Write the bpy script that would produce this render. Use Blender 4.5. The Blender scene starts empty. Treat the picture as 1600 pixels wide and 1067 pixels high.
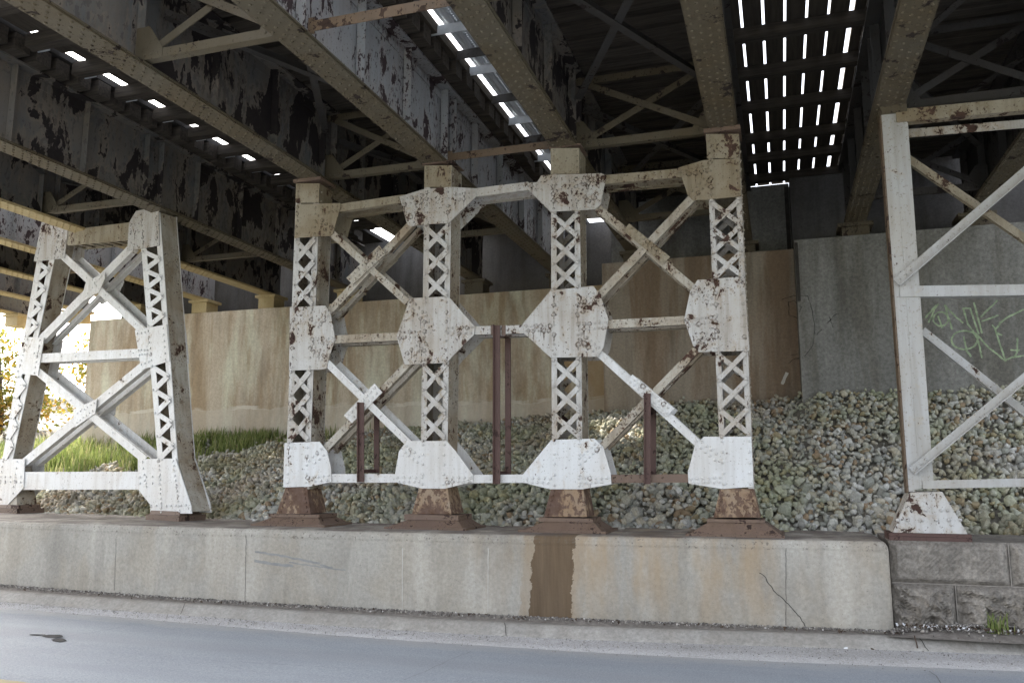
import bpy, math, random
import numpy as np
from mathutils import Vector, Matrix
random.seed(7); rng = np.random.default_rng(7)
scene = bpy.context.scene
col = scene.collection

# ------------------------------------------------------------------ camera model (photo measured on a 1600x1067 grid)
FPX, CX, CY = 1290.0, 800.0, 533.5
PITCH = math.atan((735.0-CY)/FPX)
AZ = math.atan((1223.0-CX)/math.hypot(FPX, 735.0-CY))
CAM = Vector((0, 0, 1.55))
FWD = Vector((-math.sin(AZ)*math.cos(PITCH), math.cos(AZ)*math.cos(PITCH), math.sin(PITCH)))
RGT = Vector((math.cos(AZ), math.sin(AZ), 0))
UPV = RGT.cross(FWD)
def ray(x, y): return RGT*(x-CX) + UPV*(CY-y) + FWD*FPX
def on_z(x, y, z):
    d = ray(x, y); return CAM + d*((z-CAM.z)/d.z)
def on_y(x, y, Y):
    d = ray(x, y); return CAM + d*((Y-CAM.y)/d.y)

camd = bpy.data.cameras.new('camera'); cam = bpy.data.objects.new('camera', camd); col.objects.link(cam)
camd.sensor_width = 36; camd.lens = FPX/1600*36; camd.clip_end = 600; camd.clip_start = .05
cam.matrix_world = Matrix(((RGT.x, UPV.x, -FWD.x, CAM.x), (RGT.y, UPV.y, -FWD.y, CAM.y), (RGT.z, UPV.z, -FWD.z, CAM.z), (0, 0, 0, 1)))
scene.camera = cam

# ------------------------------------------------------------------ materials
def new_mat(name):
    m = bpy.data.materials.new(name); m.use_nodes = True
    nt = m.node_tree; nt.nodes.clear()
    out = nt.nodes.new('ShaderNodeOutputMaterial'); b = nt.nodes.new('ShaderNodeBsdfPrincipled')
    nt.links.new(b.outputs[0], out.inputs[0])
    b.inputs['Roughness'].default_value = .75; b.inputs['Specular IOR Level'].default_value = .3
    return m, nt, b
class N:
    """small node-building helper"""
    def __init__(s, nt): s.nt = nt
    def n(s, t, **kw):
        x = s.nt.nodes.new(t)
        for k, v in kw.items(): setattr(x, k, v)
        return x
    def l(s, a, b): s.nt.links.new(a, b)
    def pos(s, scale=(1, 1, 1), obj=False, off=(0, 0, 0)):
        g = s.n('ShaderNodeTexCoord') if obj else s.n('ShaderNodeNewGeometry')
        mp = s.n('ShaderNodeMapping'); mp.inputs['Scale'].default_value = scale; mp.inputs['Location'].default_value = off
        s.l(g.outputs['Object' if obj else 'Position'], mp.inputs[0]); return mp.outputs[0]
    def noise(s, vec, scale, detail=6, rough=.6, dist=0):
        x = s.n('ShaderNodeTexNoise'); x.inputs['Scale'].default_value = scale; x.inputs['Detail'].default_value = detail
        x.inputs['Roughness'].default_value = rough; x.inputs['Distortion'].default_value = dist
        s.l(vec, x.inputs['Vector']); return x.outputs['Fac']
    def ramp(s, fac, stops, interp='LINEAR'):
        r = s.n('ShaderNodeValToRGB'); cr = r.color_ramp; cr.interpolation = interp
        while len(cr.elements) < len(stops): cr.elements.new(.5)
        for e, (p, c) in zip(cr.elements, stops):
            e.position = p; e.color = (c, c, c, 1) if isinstance(c, (int, float)) else (*c, 1)
        s.l(fac, r.inputs[0]); return r.outputs[0]
    def mix(s, fac, a, b, mode='MIX'):
        x = s.n('ShaderNodeMix', data_type='RGBA', blend_type=mode)
        for sock, v in ((x.inputs[0], fac), (x.inputs[6], a), (x.inputs[7], b)):
            if isinstance(v, (int, float)): sock.default_value = v
            elif isinstance(v, tuple): sock.default_value = (*v, 1)
            else: s.l(v, sock)
        return x.outputs[2]
    def math(s, op, a, b=0.0, c=0.0, clamp=False):
        x = s.n('ShaderNodeMath', operation=op, use_clamp=clamp)
        for i, v in enumerate((a, b, c)):
            if isinstance(v, (int, float)): x.inputs[i].default_value = v
            else: s.l(v, x.inputs[i])
        return x.outputs[0]
    def sep(s, vec):
        x = s.n('ShaderNodeSeparateXYZ'); s.l(vec, x.inputs[0]); return x.outputs
    def bump(s, h, strength=.4, dist=.01):
        x = s.n('ShaderNodeBump'); x.inputs['Strength'].default_value = strength; x.inputs['Distance'].default_value = dist
        s.l(h, x.inputs['Height']); return x.outputs[0]

def paint_mat(name, base, rust, peel=.62, pscale=4.0, dirt=(.30, .22, .12), dirt_amt=.5, streak=.5, rust2=None, soft=.012, fine=.3, rough=.6, off=(0, 0, 0), zs=.8, speck=1.0):
    """old oil paint on riveted steel: peeled patches down to rust, brown washes, runs"""
    m, nt, b = new_mat(name); k = N(nt)
    p = k.pos(off=off)
    pz = k.pos((1, 1, zs), off=off); n1 = k.noise(pz, pscale, 10, .66, .35); n2 = k.noise(p, pscale*.35, 4, .5)
    f = k.math('ADD', k.math('MULTIPLY', n1, 1-fine), k.math('MULTIPLY', n2, fine))
    mask = k.ramp(f, [(peel, 0), (peel+soft, 1)])
    f3 = k.math('ADD', k.math('MULTIPLY', k.noise(pz, pscale*5.5, 5, .6, .2), .72), k.math('MULTIPLY', n2, .28))
    mask = k.math('MAXIMUM', mask, k.ramp(f3, [(peel+.012, 0), (peel+.03, .9*speck)]))
    big = k.noise(p, 1.3, 6, .6)
    dirtm = k.ramp(big, [(.38, 0), (.68, dirt_amt)])
    st = k.noise(k.pos((7, 7, .55), off=off), 1.6, 5, .6)
    stm = k.ramp(st, [(.45, 0), (.75, streak)])
    c = k.mix(dirtm, base, dirt)
    c = k.mix(stm, c, tuple(x*.62 for x in dirt))
    speck = k.ramp(k.noise(p, 38, 3, .6), [(.60, 0), (.68, .55)])
    c = k.mix(speck, c, tuple(x*.5 for x in dirt))
    halo = k.ramp(f, [(peel-.05, 0), (peel, .45)])
    c = k.mix(halo, c, tuple(min(1, x*1.1) for x in dirt))
    rv = k.mix(k.ramp(k.noise(p, 14, 6, .6), [(.35, 0), (.65, 1)]), rust, rust2 or tuple(x*.5 for x in rust))
    c = k.mix(mask, c, rv)
    k.l(c, b.inputs['Base Color'])
    k.l(k.ramp(mask, [(0, rough), (1, .92)]), b.inputs['Roughness'])
    h = k.math('SUBTRACT', k.math('MULTIPLY', k.noise(p, 60, 4, .6), .35), mask)
    k.l(k.bump(h, .5, .004), b.inputs['Normal'])
    return m

M = {}
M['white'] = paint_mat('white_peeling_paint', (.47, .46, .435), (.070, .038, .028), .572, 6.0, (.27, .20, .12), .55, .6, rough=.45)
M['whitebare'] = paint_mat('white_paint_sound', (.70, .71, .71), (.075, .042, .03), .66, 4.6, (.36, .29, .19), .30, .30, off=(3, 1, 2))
M['cream'] = paint_mat('shaded_stained_cream_paint', (.31, .275, .205), (.080, .044, .030), .575, 6.0, (.17, .12, .06), .8, .6, off=(5, 3, 1))  # real stain, plus overhead shade put into a darker copy of the white
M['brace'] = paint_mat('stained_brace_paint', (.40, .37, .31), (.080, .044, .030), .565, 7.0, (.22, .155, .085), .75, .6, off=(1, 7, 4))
M['bright'] = paint_mat('lit_white_paint', (.61, .61, .595), (.08, .045, .03), .625, 5.5, (.42, .34, .24), .3, .35, rough=.45, off=(8, 2, 2))  # lit copy of the white, for the feet and the left bent
M['ltpost'] = paint_mat('pale_grey_paint', (.40, .40, .39), (.09, .05, .036), .63, 6.0, (.33, .28, .2), .4, .45, off=(2, 8, 8))
M['web'] = paint_mat('blue_grey_web_paint', (.098, .102, .102), (.024, .020, .018), .512, 3.0, (.20, .16, .12), .55, .7, (.018, .013, .014), .010, .35, off=(4, 4, 4), zs=.55, speck=.35)
M['webclean'] = paint_mat('violet_grey_web_paint', (.26, .272, .275), (.042, .029, .028), .55, 5.2, (.28, .24, .22), .4, .5, (.035, .022, .024), .010, .25, off=(9, 1, 3), zs=.5)
M['soffit'] = paint_mat('brown_stained_flange_paint', (.092, .078, .054), (.030, .020, .015), .58, 7.0, (.085, .062, .032), .8, .3, off=(6, 6, 1))
M['soffit_yellow'] = paint_mat('ochre_flange_paint', (.40, .32, .17), (.06, .036, .024), .63, 5.0, (.30, .22, .10), .6, .3, off=(1, 1, 9))
M['rust'] = paint_mat('rusted_steel', (.135, .092, .070), (.055, .034, .027), .57, 7.0, (.18, .12, .08), .6, .6, off=(2, 2, 5))
M['rustbar'] = paint_mat('dark_red_rusted_bar', (.085, .046, .038), (.05, .028, .024), .58, 8.0, (.10, .06, .045), .4, .4)
M['pedestal'] = paint_mat('half_rusted_pedestal', (.27, .21, .15), (.125, .082, .062), .47, 3.2, (.24, .15, .08), .8, .6, (.09, .05, .032), .05, off=(3, 9, 2))
M['darksteel'] = paint_mat('shade_dark_steel', (.048, .046, .044), (.025, .018, .016), .58, 4.0, (.045, .036, .028), .6, .5)  # overhead shade darkened into the steel colour
M['brownsteel'] = paint_mat('brown_strut_paint', (.10, .073, .05), (.05, .03, .02), .58, 6.0, (.14, .09, .05), .7, .5)

def simple_mat(name, c1, c2, scale=6, rough=.85, bump=.3, bdist=.01, stretch=(1, 1, 1), detail=7):
    m, nt, b = new_mat(name); k = N(nt); p = k.pos(stretch)
    n1 = k.noise(p, scale, detail, .62)
    k.l(k.mix(k.ramp(n1, [(.33, 0), (.67, 1)]), c1, c2), b.inputs['Base Color'])
    b.inputs['Roughness'].default_value = rough
    k.l(k.bump(k.noise(p, scale*6, 5, .6), bump, bdist), b.inputs['Normal'])
    return m
M['timber'] = simple_mat('creosoted_timber', (.028, .023, .019), (.075, .062, .048), 3, .9, .4, .01, (.6, 9, 9))  # creosote brown, taken darker for the shade overhead
M['board'] = simple_mat('shaded_weathered_board', (.035, .028, .021), (.07, .058, .044), 3, .9, .3, .01, (9, .6, 9))  # weathered tone darkened to stand for unlit undersides
def wash(name, c1, c2):
    m = simple_mat(name, c1, c2, 22); k = N(m.node_tree); b = [n for n in m.node_tree.nodes if n.type == 'BSDF_PRINCIPLED'][0]
    k.l(k.ramp(k.noise(k.pos(), 34, 5, .7), [(.36, .05), (.62, .72)]), b.inputs['Alpha']); return m
M['wash'] = wash('rust_wash', (.16, .09, .045), (.075, .042, .028))
M['deck'] = simple_mat('shade_dark_deck', (.02, .018, .016), (.04, .035, .03), 3)  # near black to carry the shade under the tracks
M['galv'] = simple_mat('galvanised_steel', (.36, .38, .40), (.48, .50, .52), 9, .5, .1)
M['embank'] = simple_mat('dark_soil', (.055, .045, .032), (.10, .085, .06), 5)
M['earth'] = simple_mat('grassy_soil', (.06, .075, .025), (.12, .12, .05), 1.5)
M['bark'] = simple_mat('bark', (.06, .045, .03), (.11, .085, .06), 9)
M['yellowline'] = simple_mat('worn_yellow_line', (.42, .33, .14), (.38, .34, .26), 12)
M['tar'] = simple_mat('tar', (.012, .012, .013), (.03, .03, .032), 9)
M['crack'] = simple_mat('crack_dirt', (.03, .027, .024), (.06, .053, .045), 9)
M['mortar'] = simple_mat('pale_run', (.50, .47, .40), (.58, .55, .48), 9)
M['run'] = simple_mat('faint_pale_run', (.40, .375, .33), (.48, .455, .40), 9)
M['litter'] = simple_mat('paper_litter', (.72, .72, .72), (.8, .8, .8), 9)
M['redlitter'] = simple_mat('red_litter', (.45, .03, .05), (.5, .06, .06), 9)
M['twig'] = simple_mat('dead_leaf', (.05, .035, .025), (.09, .06, .04), 12)
def spray(name, c1, c2, lo):
    m = simple_mat(name, c1, c2, 16); k = N(m.node_tree); b = [n for n in m.node_tree.nodes if n.type == 'BSDF_PRINCIPLED'][0]
    k.l(k.ramp(k.noise(k.pos(), 13, 5, .7), [(.36, lo), (.60, .78)]), b.inputs['Alpha']); return m
M['chalk'] = spray('green_spray_paint', (.50, .62, .38), (.36, .46, .28), .45)
M['blackspray'] = spray('black_spray_paint', (.025, .025, .027), (.06, .058, .055), .1)

def concrete_mat(name, base, dark, stain, stain_amt=.5, streak_amt=.6, fine=.25, zband=None, stretch=.22, sx=1.0):
    m, nt, b = new_mat(name); k = N(nt)
    p = k.pos()
    c = k.mix(k.ramp(k.noise(p, 1.1, 8, .62), [(.3, 0), (.7, 1)]), base, dark)
    s1 = k.ramp(k.noise(k.pos((1.7*sx, 1.7*sx, stretch)), 1.3, 7, .62, .5), [(.44, 0), (.58, streak_amt)])
    c = k.mix(s1, c, stain)
    s2 = k.ramp(k.noise(k.pos((3*sx, 3*sx, .3), off=(3, 3, 3)), 1.8, 6, .6), [(.5, 0), (.75, streak_amt*.8)])
    c = k.mix(s2, c, tuple(x*.45 for x in dark))
    s3 = k.ramp(k.noise(k.pos((2.6*sx, 2.6*sx, .35), off=(8, 1, 4)), 1.5, 6, .6), [(.48, 0), (.66, stain_amt)])
    c = k.mix(s3, c, tuple(min(.75, x*1.35) for x in base))
    g = k.ramp(k.noise(p, 26, 6, .7), [(.35, 1-fine), (.65, 1)])
    c = k.mix(1.0, c, g, 'MULTIPLY')
    sp = k.ramp(k.noise(p, 70, 2, .5), [(.66, 0), (.72, .5)])
    c = k.mix(sp, c, tuple(x*.35 for x in dark))
    k.l(c, b.inputs['Base Color']); b.inputs['Roughness'].default_value = .9
    h = k.math('ADD', k.noise(p, 30, 6, .65), k.math('MULTIPLY', k.noise(p, 5, 4, .6), .8))
    k.l(k.bump(h, .45, .012), b.inputs['Normal'])
    return m, nt, b, k, c
M['wall_tan'] = concrete_mat('tan_streaked_concrete', (.64, .56, .445), (.52, .435, .325), (.38, .275, .165), .8, .8, stretch=.16, sx=.7)[0]
_m = M['wall_tan']; k = N(_m.node_tree); _b = [n for n in _m.node_tree.nodes if n.type == 'BSDF_PRINCIPLED'][0]
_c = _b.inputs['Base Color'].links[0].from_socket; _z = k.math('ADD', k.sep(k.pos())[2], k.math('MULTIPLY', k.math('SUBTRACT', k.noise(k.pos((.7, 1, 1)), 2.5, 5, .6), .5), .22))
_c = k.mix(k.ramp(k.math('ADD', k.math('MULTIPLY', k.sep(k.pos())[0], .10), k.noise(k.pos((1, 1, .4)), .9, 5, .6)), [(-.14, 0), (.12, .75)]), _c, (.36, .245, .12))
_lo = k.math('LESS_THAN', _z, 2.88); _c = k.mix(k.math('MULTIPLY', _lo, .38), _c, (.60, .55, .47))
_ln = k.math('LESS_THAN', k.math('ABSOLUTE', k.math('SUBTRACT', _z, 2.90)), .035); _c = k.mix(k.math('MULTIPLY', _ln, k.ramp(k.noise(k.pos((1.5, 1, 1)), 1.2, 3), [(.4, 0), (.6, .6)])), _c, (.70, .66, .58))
k.l(_c, _b.inputs['Base Color'])
M['wall_brown'] = concrete_mat('brown_streaked_concrete', (.38, .325, .255), (.285, .235, .175), (.23, .15, .09), .35, .75)[0]
M['wall_grey'] = concrete_mat('grey_rough_concrete', (.29, .285, .26), (.20, .195, .175), (.15, .135, .105), .35, .55, .4)[0]
M['wall_dark'] = concrete_mat('dark_concrete', (.14, .135, .13), (.09, .085, .08), (.07, .06, .05), .2, .5)[0]  # one dark grey tone for two of the backwalls

# ------------------------------------------------------------------ mesh helpers
class MB:
    def __init__(s): s.v = []; s.f = []; s.mi = {}; s.extra = []
    def add(s, vs, fs):
        o = len(s.v); s.v += [tuple(v) for v in vs]; s.f += [tuple(i+o for i in f) for f in fs]
    def prism(s, front, off):
        n = len(front); off = Vector(off)
        vs = [Vector(p) for p in front]; vs += [p+off for p in vs]
        fs = [tuple(range(n)), tuple(range(2*n-1, n-1, -1))]
        fs += [(i, n+i, n+(i+1) % n, (i+1) % n) for i in range(n)]
        s.add(vs, fs)
    def box(s, x0, x1, y0, y1, z0, z1):
        s.prism([(x0, y0, z0), (x1, y0, z0), (x1, y0, z1), (x0, y0, z1)], (0, y1-y0, 0))
    def beam(s, p, q, w, d, up=(0, 0, 1)):
        """bar p->q: w across (perpendicular to the `up` hint), d along it"""
        p = Vector(p); q = Vector(q); t = (q-p).normalized(); a = t.cross(Vector(up))
        if a.length < 1e-4: a = t.cross(Vector((0, 1, 0)))
        a.normalize(); c = a.cross(t).normalized()
        pts = [p+a*(i*w/2)+c*(j*d/2) for i, j in ((-1, -1), (1, -1), (1, 1), (-1, 1))]
        s.prism(pts, q-p)
    def rivet(s, c, n, r=.016, h=.85):
        r *= 1.2
        c = Vector(c); n = Vector(n).normalized(); a = n.orthogonal().normalized(); b2 = n.cross(a); K = 7
        vs = []
        for rr, hh in ((1, -.15), (.8, .55)):
            for i in range(K):
                t = 2*math.pi*i/K; vs.append(c + (a*math.cos(t)+b2*math.sin(t))*r*rr + n*(r*h*hh))
        vs.append(c+n*(r*h))
        fs = [(i, (i+1) % K, K+(i+1) % K, K+i) for i in range(K)] + [(K+i, K+(i+1) % K, 2*K) for i in range(K)]
        s.add(vs, fs)
    def tube(s, pts, radii, K=6):
        pts = [Vector(p) for p in pts]; o = len(s.v)
        for i, p in enumerate(pts):
            t = (pts[min(i+1, len(pts)-1)]-pts[max(i-1, 0)]).normalized(); a = t.orthogonal().normalized(); b2 = t.cross(a)
            for j in range(K):
                w = 2*math.pi*j/K; s.v.append(tuple(p+(a*math.cos(w)+b2*math.sin(w))*radii[i]))
        for i in range(len(pts)-1):
            for j in range(K): s.f.append((o+i*K+j, o+i*K+(j+1) % K, o+(i+1)*K+(j+1) % K, o+(i+1)*K+j))
    def build(s, name, mat, parent=None, origin=None, smooth=False):
        """one mesh object; origin = world place of the thing (taken from the parent when there is one)"""
        me = bpy.data.meshes.new(name)
        o3 = Vector(parent['_o']) if parent is not None else Vector(origin or (0, 0, 0))
        me.from_pydata([tuple(Vector(v)-o3) for v in s.v], [], s.f); me.update()
        if smooth: me.shade_smooth()
        me.materials.append(mat)
        for x in s.extra: me.materials.append(x)
        for i, q in s.mi.items(): me.polygons[i].material_index = q
        ob = bpy.data.objects.new(name, me); col.objects.link(ob)
        ob['_o'] = tuple(o3)
        if parent is None: ob.location = o3
        else: ob.parent = parent
        return ob
def recalc(ob):
    import bmesh
    bm = bmesh.new(); bm.from_mesh(ob.data); bmesh.ops.recalc_face_normals(bm, faces=bm.faces); bm.to_mesh(ob.data); bm.free(); return ob
def tag(o, label=None, cat=None, group=None, kind=None):
    if label: o['label'] = label
    if cat: o['category'] = cat
    if group: o['group'] = group
    if kind: o['kind'] = kind
    return o
def empty(name, loc, label, cat, group=None):
    o = bpy.data.objects.new(name, None); o.empty_display_size = .2; o.location = loc; o['_o'] = tuple(loc); col.objects.link(o)
    return tag(o, label, cat, group)
def np_mesh(name, verts, faces, mat, origin=(0, 0, 0), smooth=False):
    verts = np.asarray(verts, dtype=np.float32) - np.asarray(origin, dtype=np.float32); faces = np.asarray(faces, dtype=np.int32)
    n = faces.shape[1]; me = bpy.data.meshes.new(name)
    me.vertices.add(len(verts)); me.vertices.foreach_set('co', verts.ravel())
    me.loops.add(faces.size); me.loops.foreach_set('vertex_index', faces.ravel())
    me.polygons.add(len(faces)); me.polygons.foreach_set('loop_start', np.arange(0, faces.size, n, dtype=np.int32))
    me.update(calc_edges=True); me.validate()
    if smooth: me.shade_smooth()
    me.materials.append(mat)
    ob = bpy.data.objects.new(name, me); ob.location = origin; col.objects.link(ob); return ob

# ------------------------------------------------------------------ a vertical frame: photo points -> (u, z) on the bent's front plane
class Frame:
    def __init__(s, o, u, depth):
        s.o = Vector(o); s.u = Vector(u).normalized(); s.n = Vector((-s.u.y, s.u.x, 0)); s.D = depth
    def uz(s, p):
        d = ray(*p); t = (s.o-CAM).dot(s.n)/d.dot(s.n); w = CAM+d*t
        return ((w-s.o).dot(s.u), w.z)
    def w(s, u, z, v=0): 
        r = s.o + s.u*u + s.n*v; return Vector((r.x, r.y, z))
    def plate(s, mb, poly, v0, v1, rear=False):
        q = [s.uz(p) for p in poly]
        # make it counter-clockwise as seen from the front
        a = sum(q[i][0]*q[(i+1) % len(q)][1]-q[(i+1) % len(q)][0]*q[i][1] for i in range(len(q)))
        if a < 0: q = q[::-1]
        s.uplate(mb, q, v0, v1)
        if rear: s.uplate(mb, q, s.D-v1, s.D-v0)
    def uplate(s, mb, q, v0, v1):
        mb.prism([s.w(u, z, v0) for u, z in q], s.n*(v1-v0))
    def bar(s, mb, p, q, w, v0, v1, rear=False, off=0):
        p = Vector(p); q = Vector(q); t = (q-p).normalized(); n = Vector((-t.y, t.x))
        if n.y < 0: n = -n
        c0 = p+n*off; c1 = q+n*off
        s.plate(mb, [c0-n*w/2, c1-n*w/2, c1+n*w/2, c0+n*w/2], v0, v1, rear)
    def riv(s, mb, p, v=-.016, r=.016):
        u, z = s.uz(p); mb.rivet(s.w(u, z, v), -s.n, r)

def bleed(F, mb, p, v, r):
    """rust wash around one rivet and a run below it, half a millimetre proud of the plate"""
    u, z = F.uz(p); K = 10; v = v-.0006
    if not mb.extra: mb.extra.append(M['wash'])
    R0 = r*random.uniform(1.5, 2.3)
    pts = [F.w(u+R0*math.cos(t)*random.uniform(.55, 1.35), z+R0*math.sin(t)*random.uniform(.55, 1.35), v) for t in [2*math.pi*i/K for i in range(K)]]
    mb.mi[len(mb.f)] = 1; mb.add(pts, [tuple(range(K))])
    if random.random() < .5:
        L = random.uniform(.03, .11); w_ = r*random.uniform(.4, .8)
        mb.mi[len(mb.f)] = 1; mb.add([F.w(u-w_, z-R0*.7, v-.0003), F.w(u+w_, z-R0*.7, v-.0003), F.w(u+w_*.3, z-R0-L, v-.0003), F.w(u-w_*.3, z-R0-L, v-.0003)][::-1], [(0, 1, 2, 3)])
def inside(p, poly):
    x, y = p; c = False; n = len(poly)
    for i in range(n):
        x0, y0 = poly[i]; x1, y1 = poly[(i+1) % n]
        if (y0 > y) != (y1 > y) and x < (x1-x0)*(y-y0)/(y1-y0)+x0: c = not c
    return c
def shrink(poly, k=.93):
    cx = sum(p[0] for p in poly)/len(poly); cy = sum(p[1] for p in poly)/len(poly)
    return [(cx+(x-cx)*k, cy+(y-cy)*k) for x, y in poly]
def row(p, q, step, jit=.4):
    p = Vector(p); q = Vector(q); n = max(1, round((q-p).length/step))
    return [(p.lerp(q, i/n).x+random.uniform(-jit, jit), p.lerp(q, i/n).y+random.uniform(-jit, jit)) for i in range(n+1)]
def lx(line, y):
    (x0, y0), (x1, y1) = line; return x0+(x1-x0)*(y-y0)/(y1-y0)

ZT = .87                      # top of the concrete plinth

# ------------------------------------------------------------------ riveted trestle bents
def edge_line(F, mb, line, y0, y1, w, v0, v1, rear=False, side=1):
    F.plate(mb, [(lx(line, y0), y0), (lx(line, y0)+side*w, y0), (lx(line, y1)+side*w, y1), (lx(line, y1), y1)], v0, v1, rear)
def column(F, root, L, R, ytop, ybot, panels, mat, sidemat, fw=8.5, zigzag=False, front='/', first=0):
    """two channels with lattice bars on the front and rear faces"""
    mb = MB(); D = F.D
    edge_line(F, mb, L, ytop, ybot, fw, 0, .012, True, 1); edge_line(F, mb, R, ytop, ybot, fw, 0, .012, True, -1)
    c = mb.build('column', mat, root)
    sm = MB()
    edge_line(F, sm, [(p[0]+.4, p[1]) for p in L], ytop, ybot, 1.6, .006, D-.006, False, 1)
    edge_line(F, sm, [(p[0]-.4, p[1]) for p in R], ytop, ybot, 1.6, .006, D-.006, False, -1)
    # a rivet line down the outer web near the rear flange
    for i in range(int((ybot-ytop)/14)):
        y = ytop+7+i*14; u, z = F.uz((lx(R, y), y)); sm.rivet(F.w(u, z, D-.05), F.u, .013); sm.rivet(F.w(u, z, .05), F.u, .013)
    sm.build('channel_web', sidemat, c)
    for (a, b, n) in panels:
        h = (b-a)/n; ml = 4.3
        bw = min(7.6, h*.24)
        def P(i, right): 
            y = a+i*h; return (lx(R, y)-ml, y-1.5) if right else (lx(L, y)+ml, y+1.5)
        for rear in (False, True):
            lat = MB(); V = (lambda s: (D-s[1], D-s[0])) if rear else (lambda s: s)
            for i in range(n):
                if zigzag:
                    F.bar(lat, P(i, False), P(i+.5, True), bw, *V((-.013, -.003))); F.bar(lat, P(i+.5, True), P(i+1, False), bw, *V((-.0245, -.0145)))
                    if not rear: F.riv(lat, P(i+.5, True), -.026, .014)
                else:
                    s0, s1 = ((-.013, -.003), (-.0245, -.0145)) if front == '/' else ((-.0245, -.0145), (-.013, -.003))
                    F.bar(lat, P(i+.06, False), P(i+.94, True), bw, *V(s0)); F.bar(lat, P(i+.06, True), P(i+.94, False), bw, *V(s1))
            if not rear:
                for i in range(n+1):
                    F.riv(lat, P(i, False), -.026, .017)
                    if not zigzag: F.riv(lat, P(i, True), -.026, .017)
            lat.build('lacing', mat, c)
    return c
def gusset(F, root, poly, mat, rows=(), extra_step=7.5, name='gusset_plate', v=(-.016, -.002), r=.0165):
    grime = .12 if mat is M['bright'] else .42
    mb = MB(); F.plate(mb, poly, F.D-v[1], F.D-v[0]); mb.build(name, mat, root)
    mb = MB(); F.plate(mb, poly, v[0], v[1])
    sp = shrink(poly, .985)
    for p, q, st in rows:
        for pt in row(p, q, st):
            if inside(pt, sp):
                F.riv(mb, pt, v[0], r)
                if random.random() < grime and inside((pt[0], pt[1]+7), sp): bleed(F, mb, pt, v[0], r)
    return mb.build(name, mat, root)
def brace(F, root, p, q, w, mat, layer=0, leg=.085, name='brace', lower=True, rivets=0):
    """a pair of angles, one on the front and one on the rear plane of the bent"""
    mb = MB(); v0 = .001+layer*.0135
    F.bar(mb, p, q, w, v0, v0+.012, True)
    F.bar(mb, p, q, 1.5, v0+.006, v0+leg, True, off=(w/2-1.1)*(1 if lower else -1))
    for i in range(rivets):
        t = (i+.5)/rivets+random.uniform(-.02, .02); F.riv(mb, (p[0]+(q[0]-p[0])*t, p[1]+(q[1]-p[1])*t+random.uniform(-1.5, 1.5)), v0, .012)
    return mb.build(name, mat, root)
def pair_rows(p, q, half, st):
    p = Vector(p); q = Vector(q); t = (q-p).normalized(); n = Vector((-t.y, t.x))*half
    return [(p-n, q-n, st), (p+n+t*st*.5, q+n+t*st*.5, st)]
def frustum(F, mb, tl, tr, bl, br, vt, vb, ztop=None, zbot=None):
    """tapering box; vt/vb = (front, rear) depth at top and bottom"""
    def g(p, v, z=None):
        u, zz = F.uz(p); return F.w(u, zz if z is None else z, v)
    f = [g(bl, vb[0], zbot), g(br, vb[0], zbot), g(tr, vt[0], ztop), g(tl, vt[0], ztop)]
    k = [g(bl, vb[1], zbot), g(br, vb[1], zbot), g(tr, vt[1], ztop), g(tl, vt[1], ztop)]
    mb.add(f+k, [(0, 1, 2, 3), (7, 6, 5, 4), (0, 4, 5, 1), (1, 5, 6, 2), (2, 6, 7, 3), (3, 7, 4, 0)])
def pedestal(F, root, top, mid, plate, low, base, mat1, mat2):
    """top/mid/low = (xl, xr, y) in the photo; plate = (xl, xr, y0, y1); base = (xl, xr)"""
    D = F.D
    mb = MB(); frustum(F, mb, (top[0], top[2]), (top[1], top[2]), (mid[0], mid[2]), (mid[1], mid[2]), (.0, D), (-.03, D+.03))
    for side in (0, 1):
        for i in range(6):
            t = (i+.5)/6; x = top[side]*(1-t)+mid[side]*t + (5 if side == 0 else -5); y = top[2]*(1-t)+mid[2]*t
            u, z = F.uz((x, y)); mb.rivet(F.w(u, z, -.001-.03*t), -F.n, .014)
    c = mb.build('pedestal', mat1, root)
    zp0 = F.uz((plate[0], plate[3]))[1]; zp1 = F.uz((plate[0], plate[2]))[1]
    mb = MB(); frustum(F, mb, (plate[0], plate[2]), (plate[1], plate[2]), (plate[0], plate[3]), (plate[1], plate[3]), (-.06, D+.06), (-.06, D+.06), zp1, zp0)
    mb.build('sole_plate', mat2, c)
    mb = MB(); frustum(F, mb, (low[0], plate[3]), (low[1], plate[3]), (low[2], low[4]), (low[3], low[4]), (-.045, D+.045), (-.15, D+.15), zp0, ZT+.026)
    frustum(F, mb, (base[0], 0+low[4]), (base[1], low[4]), (base[0], low[4]), (base[1], low[4]), (-.17, D+.18), (-.17, D+.18), ZT+.026, ZT-.002)
    mb.build('base_casting', mat2, c)
def cap_block(F, root, L, R, ytop, ybot, mat, slot=True, r=.0145):
    """closed box at the head of a column, under the girder"""
    mb = MB(); D = F.D; ym = ybot-1.2
    F.plate(mb, [(lx(L, ytop), ytop), (lx(R, ytop), ytop), (lx(R, ym), ym), (lx(L, ym), ym)], -.008, D+.008)
    for y in [ytop+4+i*8.5 for i in range(int((ybot-ytop-4)/8.5)+1)]:
        F.riv(mb, (lx(L, y)+4, y), -.008, r); F.riv(mb, (lx(R, y)-4, y), -.008, r)
    c = mb.build('column_head', mat, root)
    mb = MB(); u0, z0 = F.uz((lx(L, ytop)-3, ytop)); u1, _ = F.uz((lx(R, ytop)+3, ytop))
    mb.prism([F.w(u0, z0+.004, -.03), F.w(u1, z0+.004, -.03), F.w(u1, 5.396, -.03), F.w(u0, 5.396, -.03)], F.n*(D+.06))
    mb.build('cap_plate', M['rust'], c)
    return c

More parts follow.
